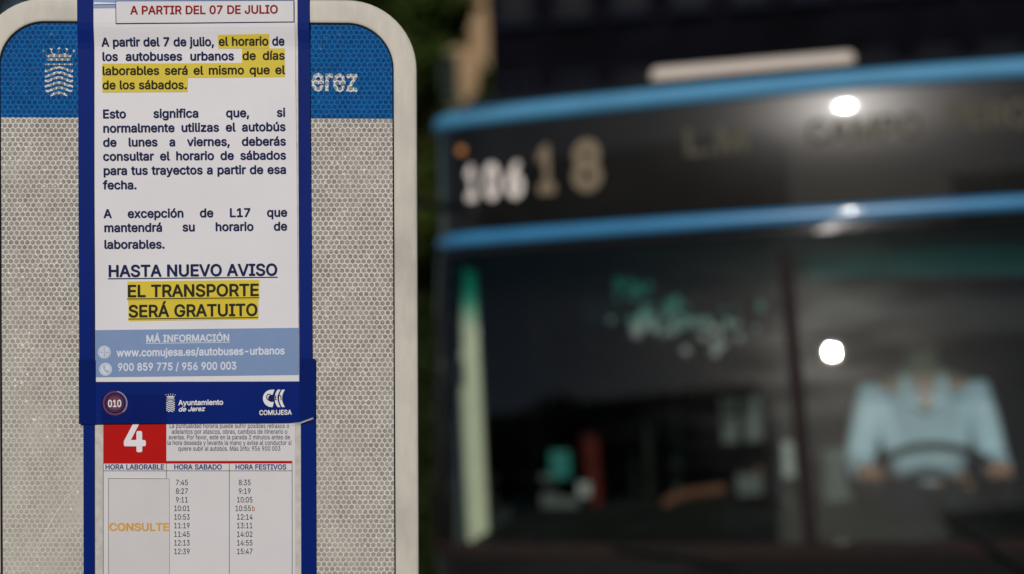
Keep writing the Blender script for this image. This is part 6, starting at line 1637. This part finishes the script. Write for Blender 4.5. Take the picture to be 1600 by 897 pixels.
# --- trees
M_BARK = mat('bark', (0.10, 0.075, 0.055), rough=0.95, var=0.3, scale=12, bump=1.0)
LEAFM = [mat('dark_green_leaves', (0.030, 0.050, 0.010), rough=0.55, var=0.5, scale=0.9), mat('olive_green_leaves', (0.042, 0.060, 0.012), rough=0.55, var=0.5, scale=0.9)]


def tree(loc, label, height, crown_r, trunk_r, clumps, leaves, leaf, m, group='street trees', keep=None):
    o_ = empty('street_tree', loc)
    tag(o_, label, 'tree', group)
    ch = height - crown_r
    tb = MB()
    fork = ch - crown_r * 0.75
    tb.tube([(0, 0, -0.1), (0.05, 0.02, fork * 0.5), (0.0, 0.06, fork)], [trunk_r * 1.25, trunk_r, trunk_r * 0.85], 12)
    cl = []
    for k in range(clumps):
        while True:
            p = Vector((random.uniform(-1, 1), random.uniform(-1, 1), random.uniform(-0.85, 0.9)))
            if 0.35 < p.length < 1.0:
                break
        c_ = Vector((p.x * crown_r, p.y * crown_r, ch + p.z * crown_r * 0.9))
        cl.append((c_, crown_r * random.uniform(0.20, 0.36)))
    for k, (c_, r_) in enumerate(cl[:10]):
        mid = Vector((c_.x * 0.35, c_.y * 0.35, fork + (c_.z - fork) * 0.45))
        tb.tube([(0, 0.05, fork - 0.1), mid, c_], [trunk_r * 0.55, trunk_r * 0.3, trunk_r * 0.08], 7)
    tb.build('trunk', M_BARK, o_, smooth=True)
    vs, fs = [], []
    for _ in range(leaves):
        c_, r_ = random.choice(cl)
        d = Vector((random.gauss(0, 1), random.gauss(0, 1), random.gauss(0, 1))).normalized() * r_ * random.uniform(0.3, 1.1) ** 0.6
        p = c_ + d
        if keep and not keep(o_.location + p):
            continue
        u_ = Vector((random.gauss(0, 1), random.gauss(0, 1), random.gauss(0, 0.6))).normalized()
        w_ = u_.cross(Vector((random.gauss(0, 1), random.gauss(0, 1), random.gauss(0, 1)))).normalized()
        s_ = leaf * random.uniform(0.6, 1.3)
        b_ = len(vs)
        vs += [p - u_ * s_, p + w_ * s_ * 0.45, p + u_ * s_, p - w_ * s_ * 0.45]
        fs.append((b_, b_ + 1, b_ + 2, b_ + 3))
    me_ = bpy.data.meshes.new('crown')
    me_.from_pydata([tuple(v_) for v_ in vs], [], fs)
    me_.materials.append(m)
    link('crown', me_, o_)
    return o_


q = pt(585, 19)
def gap_leaves(p):
    """two gaps in the foliage through which the sunlit house shows"""
    v_ = CROT.transposed() @ (p - CAM)
    x_, y_ = 800 - FPX * v_.x / v_.z, 448.5 + FPX * v_.y / v_.z
    return ((x_ - 716) / 34) ** 2 + ((y_ - 118) / 52) ** 2 > 1 and ((x_ - 754) / 26) ** 2 + ((y_ - 52) / 42) ** 2 > 1


tree((q.x, q.y, 0), 'dark leafy street tree just right of the sign, left of the sandy house', 8.2, 1.7, 0.16, 44, 26000, 0.10, LEAFM[0], keep=gap_leaves)
q = pt(70, 15)
tree((q.x, q.y, 0), 'dark leafy street tree behind the top left corner of the sign', 8.6, 2.4, 0.18, 34, 14000, 0.085, LEAFM[0])
q = pt(700, 30)
tree((q.x, q.y, 0), 'broad olive green tree farther off behind the first one, below the sandy wall', 7.4, 2.9, 0.2, 60, 30000, 0.14, LEAFM[1], keep=gap_leaves)
# clipped hedge on the pavement between the sign and the trees
M_HEDGE = mat('dark_hedge_leaves', (0.018, 0.028, 0.008), rough=0.7, var=0.5, scale=3)
hg = empty('hedge', pt(600, 8.5))
tag(hg, 'dark clipped hedge on the pavement behind the sign, beside the bus', 'hedge')
MB().box(-1.25, 0.42, -0.3, 0.5, 0.1, 2.0).build('stems', M_HEDGE, hg)
vs, fs = [], []
for _ in range(14000):
    p = Vector((random.uniform(-1.35, 0.50), random.uniform(-0.45, 0.6), random.uniform(0.12, 2.15)))
    if random.random() < 0.7:
        p.y = random.uniform(-0.5, -0.36)
    u_ = Vector((random.gauss(0, 1), random.gauss(0, 1), random.gauss(0, 1))).normalized() * 0.035
    w_ = u_.cross(Vector((random.gauss(0, 1), random.gauss(0, 1), random.gauss(0, 1)))).normalized() * 0.018
    k = len(vs)
    vs += [p - u_, p + w_, p + u_, p - w_]
    fs.append((k, k + 1, k + 2, k + 3))
MB().add(vs, fs).mesh('foliage', M_HEDGE)
link('foliage', bpy.data.meshes['foliage'], hg)
# --- across the street behind the photographer: what the bus glass mirrors
building('opposite_house', 'low pale house across the street behind the photographer, mirrored at right in the bus glass', (11.5, -24.0, 0), R(180 + 4), 22.0, 8, 7.0, M_PLAST, 8, 2, 1.1, 1.7, 1.0, 3.0, M_SHUT, M_PANE, M_ROOFT)
building('apartment_building', 'tall apartment block across the street at left behind the photographer', (-22.0, -25.0, 0), R(180 - 8), 24.0, 9, 15.8, M_PLAST, 9, 5, 1.1, 1.7, 1.0, 3.0, M_SHUT, M_PANE, M_ROOFT)
for k, (x, y, h_) in enumerate(((-10.2, -14.5, 10.0), (-14.8, -15.5, 11.5), (-20.5, -14.0, 11.0))):
    tree((x, y, 0), ('round dense tree across the street, the nearest of three mirrored at left in the windscreen', 'round dense tree across the street, the middle one of three mirrored in the windscreen', 'round dense tree across the street, the farthest left of three mirrored in the windscreen')[k], h_, 3.3, 0.2, 36, 12000, 0.16, LEAFM[k % 2], 'trees across the street')
